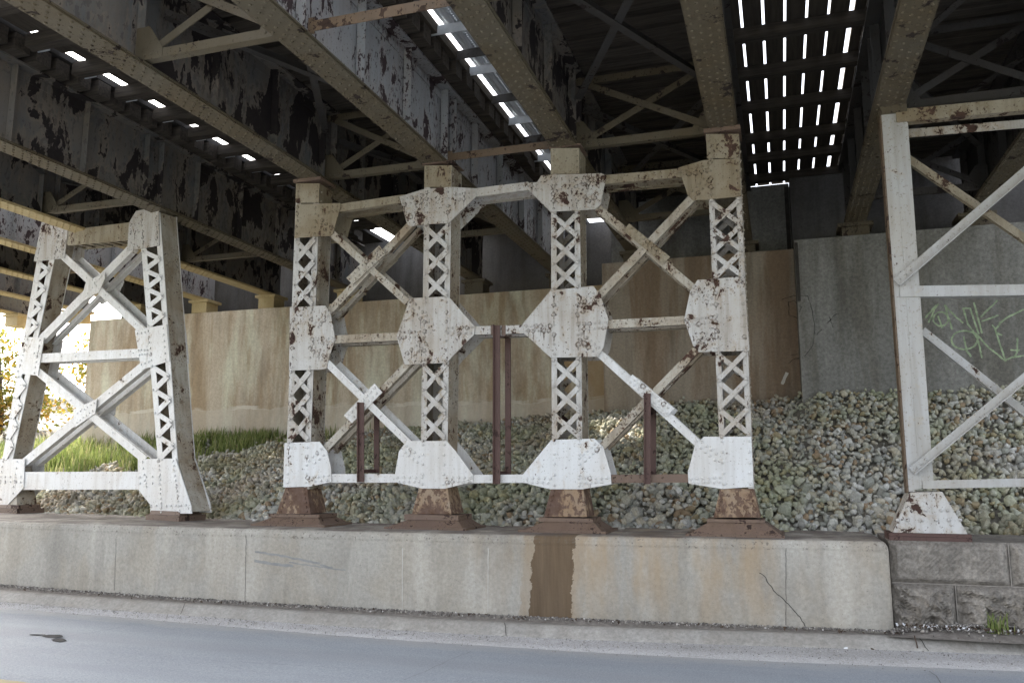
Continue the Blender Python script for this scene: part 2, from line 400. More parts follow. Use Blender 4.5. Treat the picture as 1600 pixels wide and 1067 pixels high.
# ---- the four-legged bent in the middle
FC = Frame((-3, 9.2, 0), (1, 0, 0), .33)
def bent_origin(F, px): u, z = F.uz(px); return F.w(u, ZT, .16)
bc = empty('trestle_bent', bent_origin(FC, (760, 830)), 'wide four-legged riveted steel trestle bent with diamond lacing and hexagonal gussets', 'bridge pier', 'riveted trestle bents on the plinth')
C1 = (((463, 288), (445.5, 765)), ((499.5, 288), (483, 765)))
C2 = (((663.7, 256), (656.5, 765)), ((706, 256), (698, 765)))
C3 = (((860.5, 230), (862.5, 765)), ((905, 230), (910.5, 765)))
C4 = (((1103, 205), (1127, 765)), ((1154, 205), (1178, 765)))
for (L, R), yt, p1, p2, fr in ((C1, 290, (374, 479, 3), (580, 690, 3), '/'), (C2, 262, (353, 465, 3), (569, 687, 3), '\\'), (C3, 236, (334, 451, 3), (562, 686, 3), '\\'), (C4, 214, (313, 435, 3), (550, 681, 3), '/')):
    column(FC, bc, L, R, yt+2, 764, (p1, p2), M['white'], M['brace'], front=fr)
for (L, R), a, b in ((C1, 287, 318.5), (C2, 259, 294), (C3, 232, 273.5), (C4, 210, 249)):
    cap_block(FC, bc, L, R, a, b, M['cream'])
def col_rows(L, R, y0, y1, st=15, mid=False):
    r = [((lx(L, y0)+4.5, y0+5), (lx(L, y1)+4.5, y1-4), st), ((lx(R, y0)-4.5, y0+5), (lx(R, y1)-4.5, y1-4), st)]
    return r
# head gussets
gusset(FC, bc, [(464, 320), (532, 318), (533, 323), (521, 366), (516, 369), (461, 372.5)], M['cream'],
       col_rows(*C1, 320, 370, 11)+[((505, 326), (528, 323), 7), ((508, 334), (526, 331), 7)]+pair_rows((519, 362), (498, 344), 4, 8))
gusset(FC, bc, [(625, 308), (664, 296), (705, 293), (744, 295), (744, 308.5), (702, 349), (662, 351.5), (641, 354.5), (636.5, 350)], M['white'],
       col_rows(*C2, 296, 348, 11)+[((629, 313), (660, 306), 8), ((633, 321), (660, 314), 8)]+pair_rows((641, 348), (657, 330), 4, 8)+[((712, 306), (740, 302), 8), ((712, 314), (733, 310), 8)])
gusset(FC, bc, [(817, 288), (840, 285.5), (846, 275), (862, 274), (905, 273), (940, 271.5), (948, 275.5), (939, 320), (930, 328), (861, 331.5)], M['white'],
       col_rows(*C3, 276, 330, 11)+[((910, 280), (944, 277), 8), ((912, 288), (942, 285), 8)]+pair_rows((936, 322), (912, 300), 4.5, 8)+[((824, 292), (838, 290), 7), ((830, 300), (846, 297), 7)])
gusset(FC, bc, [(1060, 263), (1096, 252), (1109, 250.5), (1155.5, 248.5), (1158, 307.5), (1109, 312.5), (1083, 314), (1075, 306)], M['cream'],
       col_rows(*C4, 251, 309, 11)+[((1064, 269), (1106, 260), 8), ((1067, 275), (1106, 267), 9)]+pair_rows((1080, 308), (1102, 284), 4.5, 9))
# mid gussets
gusset(FC, bc, [(454, 480.5), (500, 478), (509, 478), (517, 488), (524.7, 530), (515, 559), (510.5, 576), (502, 577.5), (452.5, 579)], M['white'],
       col_rows(*C1, 480, 578, 15)+pair_rows((514, 487), (495, 510), 4, 8)+[((490, 530), (522, 529), 8), ((490, 537), (520, 536), 8)]+pair_rows((512, 566), (494, 548), 4, 8))
gusset(FC, bc, [(641, 466.5), (701, 463.5), (707, 470), (742.5, 510.5), (741.5, 523), (707, 557.5), (699, 567), (633, 570), (620.5, 526)], M['white'],
       col_rows(*C2, 468, 567, 15)+pair_rows((640, 473), (664, 497), 4.5, 9)+[((626, 520), (664, 518), 8), ((626, 528), (664, 527), 8), ((700, 513), (738, 512), 8), ((700, 521), (736, 521), 8)]+pair_rows((634, 562), (660, 538), 4.5, 9))
gusset(FC, bc, [(861, 454), (927.5, 447.5), (939, 462), (951, 499), (943.5, 542.5), (935, 557.5), (861, 559), (818, 520), (817, 507)], M['white'],
       col_rows(*C3, 456, 558, 15)+pair_rows((934, 459), (908, 484), 4.5, 9)+[((905, 507), (946, 504), 8), ((905, 515), (944, 513), 8), ((823, 510), (860, 510), 8), ((826, 517), (858, 517), 8)]+pair_rows((936, 550), (910, 528), 4.5, 9))
gusset(FC, bc, [(1090, 438), (1163, 432.5), (1170.6, 548.5), (1116, 549.5), (1092, 550.5), (1083.5, 541), (1069, 500), (1078.7, 455)], M['white'],
       col_rows(*C4, 436, 548, 16)+pair_rows((1082, 452), (1110, 470), 4.5, 9)+[((1074, 500), (1118, 496), 8), ((1075, 508), (1118, 504), 8)]+pair_rows((1088, 544), (1114, 518), 4.5, 9))
# foot gussets
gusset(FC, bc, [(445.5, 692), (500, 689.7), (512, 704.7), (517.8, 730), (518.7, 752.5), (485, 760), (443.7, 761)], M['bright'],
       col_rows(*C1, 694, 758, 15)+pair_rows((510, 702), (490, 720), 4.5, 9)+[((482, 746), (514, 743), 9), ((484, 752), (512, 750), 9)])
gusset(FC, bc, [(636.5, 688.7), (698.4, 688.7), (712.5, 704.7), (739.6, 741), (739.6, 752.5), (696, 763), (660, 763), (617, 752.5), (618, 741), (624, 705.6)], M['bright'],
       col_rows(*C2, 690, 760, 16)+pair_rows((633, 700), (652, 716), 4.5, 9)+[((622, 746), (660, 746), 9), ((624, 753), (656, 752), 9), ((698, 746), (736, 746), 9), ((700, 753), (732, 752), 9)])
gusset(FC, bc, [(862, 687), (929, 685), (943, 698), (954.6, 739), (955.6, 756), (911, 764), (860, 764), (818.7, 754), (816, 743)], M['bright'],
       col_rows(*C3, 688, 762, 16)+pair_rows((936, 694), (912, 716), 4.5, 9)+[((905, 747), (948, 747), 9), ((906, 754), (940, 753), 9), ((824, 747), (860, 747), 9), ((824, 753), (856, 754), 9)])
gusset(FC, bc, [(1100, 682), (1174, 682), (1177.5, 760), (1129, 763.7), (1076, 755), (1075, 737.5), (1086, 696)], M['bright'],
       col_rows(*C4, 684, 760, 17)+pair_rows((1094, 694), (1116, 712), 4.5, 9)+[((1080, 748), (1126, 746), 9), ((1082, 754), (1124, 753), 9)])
# bracing: head struts, diagonals, mid struts, foot struts
br = M['brace']; wh = M['white']; bg = M['bright']
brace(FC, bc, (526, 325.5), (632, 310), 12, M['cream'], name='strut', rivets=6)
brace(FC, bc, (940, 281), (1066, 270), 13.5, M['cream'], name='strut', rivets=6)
brace(FC, bc, (738, 301.5), (826, 290.5), 13, wh, name='strut')
brace(FC, bc, (512, 359), (636, 472), 11, br, 0, rivets=8)
brace(FC, bc, (642, 348), (508, 492), 10.5, br, 1, rivets=8)
brace(FC, bc, (928, 320), (1086, 452), 12, br, 1, rivets=8)
brace(FC, bc, (1086, 304), (934, 464), 12, br, 0, rivets=8)
brace(FC, bc, (516, 530.5), (628, 525.5), 12.5, br, name='strut', rivets=10)
brace(FC, bc, (944, 507), (1076, 500), 13.5, br, name='strut', rivets=10)
brace(FC, bc, (735, 516.5), (824, 514), 13, wh, name='strut')
brace(FC, bc, (508, 564), (643, 697), 11, bg, 0, rivets=7)
brace(FC, bc, (639, 565), (504, 704), 10.5, br, 1, rivets=7)
brace(FC, bc, (934, 550), (1096, 698), 12, bg, 1, rivets=7)
brace(FC, bc, (1091, 543), (940, 698), 12, br, 0, rivets=7)
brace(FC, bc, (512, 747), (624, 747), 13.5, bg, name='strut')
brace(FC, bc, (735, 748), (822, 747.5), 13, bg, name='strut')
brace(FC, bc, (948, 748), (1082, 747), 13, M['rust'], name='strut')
for poly, m in (([(593, 384), (603.5, 397), (552, 445), (542, 435)], br), ([(983.5, 350), (1047.5, 402), (1036, 413), (974, 361)], M['cream']),
                ([(586, 599), (598, 613), (551, 661), (538, 649)], bg), ([(988.5, 585), (1053.5, 638), (1042.5, 651), (979, 598)], bg)):
    c0 = ((poly[0][0]+poly[3][0])/2, (poly[0][1]+poly[3][1])/2); c1 = ((poly[1][0]+poly[2][0])/2, (poly[1][1]+poly[2][1])/2)
    a, b_ = (c0, c1) if abs(c0[0]-c1[0]) > 25 else (((poly[0][0]+poly[1][0])/2, (poly[0][1]+poly[1][1])/2), ((poly[2][0]+poly[3][0])/2, (poly[2][1]+poly[3][1])/2))
    gusset(FC, bc, poly, m, pair_rows(a, b_, 3.8, 8.5), name='splice_plate')
# rusty uprights fixed across the lower panels, one on each face
for x, y0, y1, w in ((566.5, 629, 753, 9), (778, 509, 756, 10), (1012.5, 615, 756, 10)):
    mb = MB()
    F = FC
    F.plate(mb, [(x-w/2, y0), (x-w/2+1.2, y0-.5), (x-w/2+1.2, y1), (x-w/2, y1)], -.075, -.03)
    F.plate(mb, [(x-w/2+1.3, y0), (x+w/2, y0), (x+w/2, y1), (x-w/2+1.3, y1)], -.042, -.03)
    F.plate(mb, [(x-w/2+1.0, y0+8), (x+w/2, y0+8), (x+w/2, y1-14), (x-w/2+1.0, y1-14)], F.D+.03, F.D+.05)
    F.plate(mb, [(x-w/2+1, y1-20), (x-w/2+4, y1-20), (x-w/2+4, y1-14), (x-w/2+1, y1-14)], -.03, F.D+.03)
    mb.build('upright_bar', M['rustbar'], bc)
    if x > 700 and x < 900:
        for a_ in (767, 784):
            mb = MB(); F.plate(mb, [(a_, 508), (a_+6, 508), (a_+6, 524), (a_, 524)], -.004, .0); mb.build('rust_cleat', M['rust'], bc)
pedestal(FC, bc, (446.5, 479.5, 761), (434, 487, 802), (424, 502, 802, 807), (429, 500, 409, 512, 822), (404, 518), M['pedestal'], M['rust'])
pedestal(FC, bc, (655, 699, 762), (645, 707, 803), (635, 719, 803, 811), (640, 718, 615, 730, 828), (610, 736), M['pedestal'], M['rust'])
pedestal(FC, bc, (861, 911, 763), (851, 918, 807), (844, 928, 808, 814), (852, 929, 826, 944, 832), (816, 952), M['pedestal'], M['rust'])
pedestal(FC, bc, (1125, 1177, 763), (1115, 1188, 808), (1105, 1195, 810, 815), (1108, 1196, 1080, 1222, 833), (1074, 1226), M['pedestal'], M['rust'])

# ---- the splayed two-legged bent at the left
ub = on_z(285, 814, .87); pb = Vector((ub.x, ub.y, 0))
FL = Frame(pb, (1, -.23, 0), .30)
bl = empty('trestle_bent', bent_origin(FL, (150, 803)), 'splayed two-legged white trestle bent with zigzag lacing, nearest the sunlit grass', 'bridge pier', 'riveted trestle bents on the plinth')
A = (((68, 347), (-9, 790)), ((97, 347), (20, 716)))
B = (((216, 330), (252, 790)), ((249.5, 330), (277, 716)))
AR = (((97, 347), (18, 740)))
column(FL, bl, A[0], A[1], 352, 762, ((410, 524, 4), (588, 716, 4)), M['bright'], M['brace'], fw=8, zigzag=True)
column(FL, bl, B[0], B[1], 332, 762, ((392, 508, 4), (572, 716, 4)), M['bright'], M['brace'], fw=8, zigzag=True)
gusset(FL, bl, [(66.5, 346), (97.5, 348), (107, 359), (102, 404), (54, 409)], M['white'], [((70, 352), (60, 405), 8), ((95, 353), (86, 404), 9), ((94, 366), (104, 366), 5), ((93, 378), (103, 378), 5), ((91, 392), (100, 398), 5)])
gusset(FL, bl, [(249, 324), (250, 384), (200, 393), (203, 348), (214, 330)], M['white'], [((222, 336), (226, 388), 9), ((245, 330), (247, 382), 9), ((206, 352), (218, 351), 5), ((206, 364), (218, 363), 5), ((206, 380), (216, 386), 5)])
gusset(FL, bl, [(38, 526), (70, 528), (60.5, 587), (24, 583)], M['bright'], [((44, 531), (30, 580), 9), ((64, 532), (55, 583), 9), ((55, 552), (64, 553), 4)])
gusset(FL, bl, [(212, 516), (261.5, 507), (266.5, 564), (222, 578)], M['bright'], [((233, 518), (239, 572), 9), ((256, 514), (260, 562), 9), ((216, 522), (228, 520), 6), ((218, 548), (232, 547), 5), ((219, 555), (232, 554), 5), ((222, 570), (234, 566), 6)])
gusset(FL, bl, [(-10, 717), (40, 717), (38, 762), (13, 789), (-18, 789)], M['bright'], [((6, 721), (-4, 785), 8), ((28, 721), (22, 770), 9), ((2, 745), (34, 745), 9), ((2, 753), (34, 753), 9)])
gusset(FL, bl, [(217, 717), (276, 716), (300, 790), (301, 802), (236, 802), (237, 789), (217, 764)], M['bright'], [((224, 722), (230, 760), 9), ((250, 720), (254, 800), 7.5), ((272, 720), (282, 798), 7.5), ((220, 745), (250, 745), 9), ((220, 755), (250, 755), 9), ((238, 790), (300, 789), 8)])
mb = MB(); FL.plate(mb, [(104, 360), (206, 347), (206, 375), (103, 384)], 0.0, .014, True); 
for i in range(7):
    x = 106+i*14; FL.plate(mb, [(x, 383-(x-104)*.085), (x+3, 382.8-(x-104)*.085), (x+3, 380.5-(x-104)*.085), (x, 380.8-(x-104)*.085)], .016, .28)
mb.build('strut', M['cream'], bl)
brace(FL, bl, (98, 400), (226, 520), 11, bg, 0, rivets=5)
brace(FL, bl, (204, 386), (60, 532), 11, bg, 1, rivets=5)
gusset(FL, bl, [(165, 427), (165.5, 435), (155.5, 457), (131, 471), (128, 468), (136, 440)], bg, [((160, 432), (135, 464), 6), ((146, 438), (156, 452), 6)], name='splice_plate', r=.013)
brace(FL, bl, (63, 559.5), (222, 551.5), 14, bg, name='strut', rivets=7)
brace(FL, bl, (58, 580), (226, 718), 12, bg, 0, rivets=5)
brace(FL, bl, (226, 568), (34, 724), 12, bg, 1, rivets=5)
gusset(FL, bl, [(153, 623), (150, 646), (118, 668), (116, 640)], bg, [((149, 630), (122, 646), 6), ((146, 642), (122, 660), 6)], name='splice_plate', r=.013)
brace(FL, bl, (34, 751), (224, 750.5), 28, bg, name='strut', leg=.12)
for xs, xm in (((-24, 30), None), ((234, 284), None)):
    mb = MB(); u0, z0 = FL.uz((xs[0], 803)); u1, _ = FL.uz((xs[1]+2, 803))
    mb.prism([FL.w(u0, ZT-.002, -.06), FL.w(u1, ZT-.002, -.06), FL.w(u1, ZT+.075, -.06), FL.w(u0, ZT+.075, -.06)], FL.n*.44)
    mb.prism([FL.w(u0+.03, ZT+.077, -.03), FL.w(u1-.03, ZT+.077, -.03), FL.w(u1-.05, ZT+.13, -.02), FL.w(u0+.05, ZT+.13, -.02)], FL.n*.36)
    mb.build('base_casting', M['rust'], bl)
    # flared foot behind the gusset
mb = MB(); frustum(FL, mb, (253, 716), (277, 716), (240, 797), (300, 797), (.02, .28), (.0, .32), None, ZT+.131); mb.build('flared_foot', M['brace'], bl)
mb = MB(); frustum(FL, mb, (-6, 716), (20, 716), (-16, 797), (26, 797), (.02, .28), (.0, .32), None, ZT+.131); mb.build('flared_foot', M['brace'], bl)

# ---- the plainer bent at the right edge
FR = Frame((1.3, 9.2, 0), (1, 0, 0), .30)
brt = empty('trestle_bent', bent_origin(FR, (1560, 834)), 'plain pale post bent with thin crossing braces, standing on the stone blocks', 'bridge pier', 'riveted trestle bents on the plinth')
def plain_post(dx, root):
    P = lambda x, y: (x+dx, y)
    mb = MB(); FR.plate(mb, [P(1377, 180), P(1417.5, 176), P(1459, 756), P(1420, 768)], 0, .014)
    FR.plate(mb, [P(1396, 181), P(1399, 181), P(1440, 760), P(1437, 760)], -.005, 0)
    FR.plate(mb, [P(1415, 178), P(1417.3, 178), P(1458.6, 754), P(1456, 754)], .016, .16)
    FR.plate(mb, [P(1395, 180), P(1400, 180), P(1441, 758), P(1436, 758)], .0155, .29)
    FR.plate(mb, [P(1377, 180), P(1417.5, 176), P(1459, 756), P(1420, 768)], .291, .303)
    c = mb.build('post', M['ltpost'], root)
    mb = MB(); FR.plate(mb, [P(1374.4, 182), P(1377, 180), P(1420, 768), P(1417, 770)], -.004, .17); mb.build('flange_edge', M['brownsteel'], c)
    mb = MB(); FR.plate(mb, [P(1366, 152), P(1414, 150), P(1417, 175), P(1379, 180)], -.03, .33)
    for x in (1374, 1382, 1390, 1398, 1407): FR.riv(mb, P(x, 158), -.03, .012)
    for x in (1380, 1408): FR.riv(mb, P(x, 168), -.03, .012)
    mb.build('post_cap', M['soffit'], c)
    mb = MB(); frustum(FR, mb, P(1421, 769), P(1472, 768), P(1394, 821), P(1510, 821), (-.005, .31), (-.03, .36), None, ZT+.072)
    for x in (1402, 1418, 1440, 1462, 1482, 1500):
        u, z = FR.uz(P(x, 812)); mb.rivet(FR.w(u, z, -.028), -FR.n, .016)
    for x in (1424, 1446, 1470, 1480):
        u, z = FR.uz(P(x, 797)); mb.rivet(FR.w(u, z, -.021), -FR.n, .014)
    mb.build('flared_foot', M['white'], c)
    mb = MB(); u0, _ = FR.uz(P(1388, 830)); u1, _ = FR.uz(P(1516, 830))
    mb.prism([FR.w(u0, ZT-.002, -.06), FR.w(u1, ZT-.002, -.06), FR.w(u1, ZT+.035, -.06), FR.w(u0, ZT+.035, -.06)], FR.n*.44)
    mb.prism([FR.w(u0, ZT+.037, -.05), FR.w(u1, ZT+.037, -.05), FR.w(u1, ZT+.07, -.05), FR.w(u0, ZT+.07, -.05)], FR.n*.42)
    mb.build('sole_plate', M['rustbar'], c)
plain_post(0, brt)
plain_post(262, brt)
for p, q, w, v, m in (((1400, 182.5), (1680, 156), 20, (-.016, -.003), 'cream'), ((1406, 456), (1680, 452), 17, (-.016, -.003), 'ltpost'), ((1442, 757), (1720, 751), 13, (-.016, -.003), 'ltpost')):
    mb = MB(); FR.bar(mb, p, q, w, *v); FR.bar(mb, p, q, 1.5, v[1]+.0005, .10, off=-w/2+1.2); FR.bar(mb, p, q, 1.5, v[1]+.0005, .10, off=w/2-1.2)
    mb.build('strut', M[m], brt)
mb = MB(); FR.bar(mb, (1414, 198), (1680, 175), 13, .20, .215); mb.build('strut', M['white'], brt)
for p, q, w, v, m in (((1400, 443), (1690, 193), 15, (-.03, -.018), 'ltpost'), ((1412, 231), (1690, 420), 15, (.20, .214), 'cream'), ((1424, 736), (1700, 508), 14, (-.03, -.018), 'ltpost'), ((1446, 512), (1690, 706), 14, (.20, .214), 'ltpost')):
    mb = MB(); FR.bar(mb, p, q, w, *v); FR.bar(mb, p, q, 1.6, v[0]-.05, v[0]-.0005, off=w/2-1.0)
    if v[0] < 0:
        for t in (.02, .05, .08): FR.riv(mb, (p[0]+(q[0]-p[0])*t, p[1]+(q[1]-p[1])*t), v[0], .013)
    mb.build('brace', M[m], brt)

# ------------------------------------------------------------------ girder spans
SOF, WTOP = 5.40, 6.48
Y0, YD = 3.6, 5.9                               # girders and decks cut short out of view to let skylight in
def girder(root, x, y1, wmat, fmat, rivet_rows=4, fw=.33):
    mb = MB(); mb.box(x-.006, x+.006, Y0, y1, SOF+.036, WTOP-.03)
    for s in (-1, 1):                  # flange angles
        mb.box(min(x+s*.0065, x+s*.018), max(x+s*.0065, x+s*.018), Y0, y1, SOF+.038, SOF+.15)
        mb.box(min(x+s*.0065, x+s*.018), max(x+s*.0065, x+s*.018), Y0, y1, WTOP-.15, WTOP-.032)
        y = Y0+.1
        while y < y1: 
            mb.rivet((x+s*.018, y, SOF+.10), (s, 0, 0), .013); y += .16
    g = mb.build('girder', wmat, root)
    mb = MB(); mb.box(x-fw/2, x+fw/2, Y0, y1, SOF+.018, SOF+.034); mb.box(x-fw/2+.015, x+fw/2-.015, Y0+.4, y1-.4, SOF, SOF+.0165)
    y = max(Y0, 3.4)
    while y < min(y1, 13.5):
        for i in range(rivet_rows):
            xx = x + (i-(rivet_rows-1)/2)*fw/(rivet_rows+.4)
            mb.rivet((xx, y+(.06 if i % 2 else 0), SOF), (0, 0, -1), .0155)
        y += .125
    mb.build('bottom_flange', fmat, g)
    mb = MB(); mb.box(x-fw/2, x+fw/2, Y0, y1, WTOP-.03, WTOP-.004); mb.build('top_flange', wmat, g)
    ys = [9.36, 9.24+.42] + [9.36+i*1.12 for i in range(-6, 6) if i]
    for yy in ys:
        if not Y0+.1 < yy < y1-.1: continue
        mb = MB()
        for s in (-1, 1):
            a, b_ = sorted((x+s*.0185, x+s*.115)); mb.box(a, b_, yy-.006, yy+.006, SOF+.04, WTOP-.034)
            a, b_ = sorted((x+s*.0185, x+s*.028)); mb.box(a, b_, yy+.0065, yy+.085, SOF+.152, WTOP-.152)
            for k in range(8): mb.rivet((x+s*.028, yy+.045, SOF+.22+k*.1), (s, 0, 0), .011)
        mb.build('stiffener', wmat, g)
    return g
def cross_frame(root, xa, xb, y, mat):
    xa += .13; xb -= .13; mb = MB()
    mb.box(xa-.1, xb+.1, y-.005, y+.005, SOF+.06, SOF+.15); mb.box(xa-.1, xb+.1, y+.0055, y+.085, SOF+.06, SOF+.07)
    mb.box(xa-.1, xb+.1, y-.005, y+.005, WTOP-.2, WTOP-.11)
    mb.beam((xa, y+.02, SOF+.12), (xb, y+.02, WTOP-.16), .012, .08, (0, 0, 1)); mb.beam((xa, y-.02, WTOP-.16), (xb, y-.02, SOF+.12), .012, .08, (0, 0, 1))
    for x, s in ((xa, 1), (xb, -1)):
        mb.prism([(x-s*.1, y-.012, SOF+.055), (x+s*.22, y-.012, SOF+.055), (x+s*.22, y-.012, SOF+.16), (x+s*.05, y-.012, SOF+.40), (x-s*.1, y-.012, SOF+.40)][::s], (0, .006, 0))
        for k in range(3): mb.rivet((x+s*(.02+.07*k), y-.012, SOF+.1), (0, -1, 0), .012)
    return mb.build('cross_frame', mat, root)
def laterals(root, xa, xb, y0, y1, mat, z):
    mb = MB(); a, b_ = xa+.16, xb-.16
    mb.beam((a, y0+.1, z), (b_, y1-.1, z), .09, .010); mb.beam((a, y1-.1, z+.013), (b_, y0+.1, z+.013), .09, .010)
    mb.beam((a, y0+.1, z+.05), (b_, y1-.1, z+.05), .010, .08)
    return mb.build('lateral_brace', mat, root)
def span(xa, xb, y1, seat, label, wm, fm, cm):
    r = empty('girder_span', ((xa+xb)/2, (Y0+y1)/2, SOF), label, 'bridge span', 'steel girder spans overhead')
    for x, w_, f_ in ((xa, wm[0], fm[0]), (xb, wm[1], fm[1])):
        girder(r, x, y1, M[w_], M[f_])
        mb = MB(); mb.box(x-.2, x+.2, y1-.5, y1-.1, seat+.002, SOF-.06); mb.box(x-.26, x+.26, y1-.55, y1-.05, SOF-.058, SOF-.002)
        mb.build('bearing_block', M['soffit_yellow' if xa < -9 else 'soffit'], r)
    for y in (6.0, 9.45, 12.6): cross_frame(r, xa, xb, y, M[cm])
    for a, b_ in ((3.0, 6.0), (6.1, 9.4), (9.55, 12.5)): laterals(r, xa, xb, a, b_, M['darksteel'], SOF+.62)
    return r
span(-18.1, -16.2, 15.9, 5.1, 'farthest left girder span with ochre lower flanges, half hidden behind the splayed bent', ('web', 'web'), ('soffit_yellow', 'soffit_yellow'), 'brownsteel')
span(-14.35, -12.5, 15.9, 5.1, 'girder span with riveted blue grey web just left of the splayed bent', ('web', 'webclean'), ('soffit_yellow', 'soffit_yellow'), 'brownsteel')
span(-10.72, -8.75, 15.9, 5.1, 'girder span with heavily peeled webs resting on the splayed two-legged bent', ('web', 'web'), ('soffit_yellow', 'soffit'), 'soffit')
span(-5.81, -4.02, 15.9, 5.1, 'girder span with pale violet peeling web over the left half of the four-legged bent', ('web', 'webclean'), ('soffit', 'soffit'), 'soffit')
span(-2.32, -.465, 14.7, 5.2, 'dark girder span over the right half of the four-legged bent', ('web', 'darksteel'), ('soffit', 'soffit'), 'soffit')
span(1.27, 2.97, 14.1, 5.2, 'shade-darkened girder span resting on the plain pale post bent', ('darksteel', 'darksteel'), ('soffit', 'soffit'), 'darksteel')
span(4.75, 6.45, 14.1, 5.2, 'shade-darkened girder span beyond the plain post bent at the far right', ('darksteel', 'darksteel'), ('soffit', 'soffit'), 'darksteel')
for y, lab in ((6.05, 'rusty strut tying the two middle spans together nearest the viewer'), (9.37, 'rust brown strut tying the two middle spans above the four-legged bent')):
    mb = MB(); mb.box(-3.84, -2.50, y-.005, y+.005, SOF+.07, SOF+.17); mb.box(-3.84, -2.50, y+.0055, y+.09, SOF+.16, SOF+.17); mb.box(-3.9, -3.84, y-.01, y+.01, SOF+.05, SOF+.2); mb.box(-2.5, -2.44, y-.01, y+.01, SOF+.05, SOF+.2)
    tag(mb.build('cross_strut', M['brownsteel'], origin=(-3.17, y, SOF+.1)), lab, 'steel strut', 'struts between the spans')

# decks: sleepers on the girders, a closed deck over them
TIE0 = WTOP-.002
span_x = ((-18.1, -16.2, 15.6, 'on the farthest left span'), (-14.35, -12.5, 15.6, 'on the span left of the splayed bent'), (-10.72, -8.75, 15.6, 'on the span over the splayed bent'),
          (-5.81, -4.02, 15.6, 'over the left half of the four-legged bent'), (-2.32, -.465, 14.5, 'over the right half of the four-legged bent'), (1.27, 2.97, 13.9, 'on the span over the plain post bent'), (4.75, 6.45, 13.9, 'on the span at the far right'))
proto = None
for xa, xb, y1, lab in span_x:
    xc = (xa+xb)/2; y = Y0+.1; hw = (xb-xa)/2+(.33 if xa < -4.5 else .10)
    base = None
    while y < y1:
        if y > 5.2:
            if base is None:
                mb = MB(); mb.box(xc-hw, xc+hw, y, y+.21, TIE0, TIE0+.2); base = mb.build('sleeper', M['timber'], origin=(xc, y+.1, TIE0)); o = base
            else:
                o = base.copy(); col.objects.link(o)
            o.location = (xc+random.uniform(-.05, .05), y+.1+random.uniform(-.012, .012), TIE0)
            tag(o, 'dark timber sleeper lying across the girders ' + lab, 'sleeper', 'sleepers ' + lab)
        y += .315
    mb = MB(); mb.box(xc-hw-.02, xc+hw+.02, YD, y1+1.2, TIE0+.215, TIE0+.30)
    tag(mb.build('track_deck', M['deck'], origin=(xc, 8, TIE0+.2)), 'shade-darkened track deck above the sleepers ' + lab, 'bridge deck', 'track decks')

# plank walkway in the gap right of the four-legged bent
pw = empty('plank_walkway', (.39, 10, 6.7), 'slatted plank walkway with bright slots of sky between its boards', 'walkway')
xs = [-.205+i*.238 for i in range(6)]
edges = [-.62]+xs+[1.32]
for i in range(7):
    a = edges[i]+(.0 if i == 0 else .015); b_ = edges[i+1]-(.015 if i < 5 else (.020 if i == 5 else 0))
    if i == 6: b_ = .98+.12; a = .985+.035
    mb = MB(); mb.box(a, b_, YD, 15.2, 6.70, 6.74); mb.build('plank', M['board'], pw)
mb = MB(); mb.box(1.05, 1.45, YD, 15.2, 6.76, 6.8); mb.build('plank', M['board'], pw)
for y in (6.4, 7.45, 8.45, 9.5, 10.5, 11.55, 12.72, 13.6, 14.6):
    mb = MB(); mb.box(-.75, 1.5, y-.07, y+.07, 6.56, 6.697); mb.build('bearer', M['timber'], pw)
# grating walkway in the gap between the two middle spans
gw = empty('grating_walkway', (-2.9, 9, 6.75), 'open steel grating walkway in the bright gap between the two middle spans', 'walkway')
mb = MB()
x = -3.585
while x < -2.55: mb.box(x-.015, x+.015, YD, 15.4, 6.872, 6.892); x += .05
y = YD
while y < 15.4: mb.box(-3.60, -2.55, y-.015, y+.015, 6.8745, 6.89); y += .05
mb.build('grating', M['galv'], gw)
for i, y in enumerate((6.3, 6.95, 7.75, 8.42, 9.05, 9.5, 10.38, 11.15, 11.9, 12.7, 13.5, 14.3)):
    mb = MB(); mb.box(-3.78, -2.66, y-.006, y+.006, 6.66, 6.78); mb.box(-3.78, -2.66, y+.007, y+(.17 if i % 2 else .10), 6.768, 6.78); mb.build('bracket', M['galv'] if i % 2 else M['darksteel'], gw)
mb = MB(); mb.box(-3.62, -3.605, YD, 15.4, 6.84, 6.90); mb.build('stringer', M['galv'], gw)
mb = MB(); mb.box(-3.525, -3.50, YD, 15.4, 6.79, 6.868); mb.build('stringer', M['galv'], gw)
mb = MB(); mb.box(-3.74, -3.66, YD, 15.4, TIE0+.203, TIE0+.33); tag(mb.build('guard_timber', M['board'], origin=(-3.7, 9, 6.7)), 'pale guard timber along the bright gap between the two middle spans', 'timber')
# planked gap between the splayed bent's span and the four-legged bent's span
gp = empty('plank_walkway', (-7.2, 9, 6.7), 'dark plank walkway left of the four-legged bent, broken daylight along its edge', 'walkway')
xx = -8.205
for i in range(9):
    a = xx+i*.237; zq = 6.785 if i == 8 else 6.72+.002*(i % 2); mb = MB(); mb.box(a, a+.232, YD, 15.4, zq, zq+.05); mb.build('plank', M['board'], gp)
y = 5.6; i = 0
while y < 15:
    mb = MB(); mb.box(-8.42, -6.2, y-.07, y+.07, 6.56, 6.718); mb.build('bearer', M['timber'], gp)
    if i % 3 or y > 11.2:  # boards added in every far bay to block a sun spot below
        mb = MB(); mb.box(-8.37, -8.21, y+.2, y+.2+(random.choice((.25, .4, .45)) if y < 11.2 else .47), 6.73, 6.76); mb.build('cover_board', M['board'], gp)
    mb = MB(); mb.box(-8.40, -8.215, y+.12, y+.132, 6.58, 6.70); mb.build('bracket', M['galv'], gp)
    y += .72; i += 1

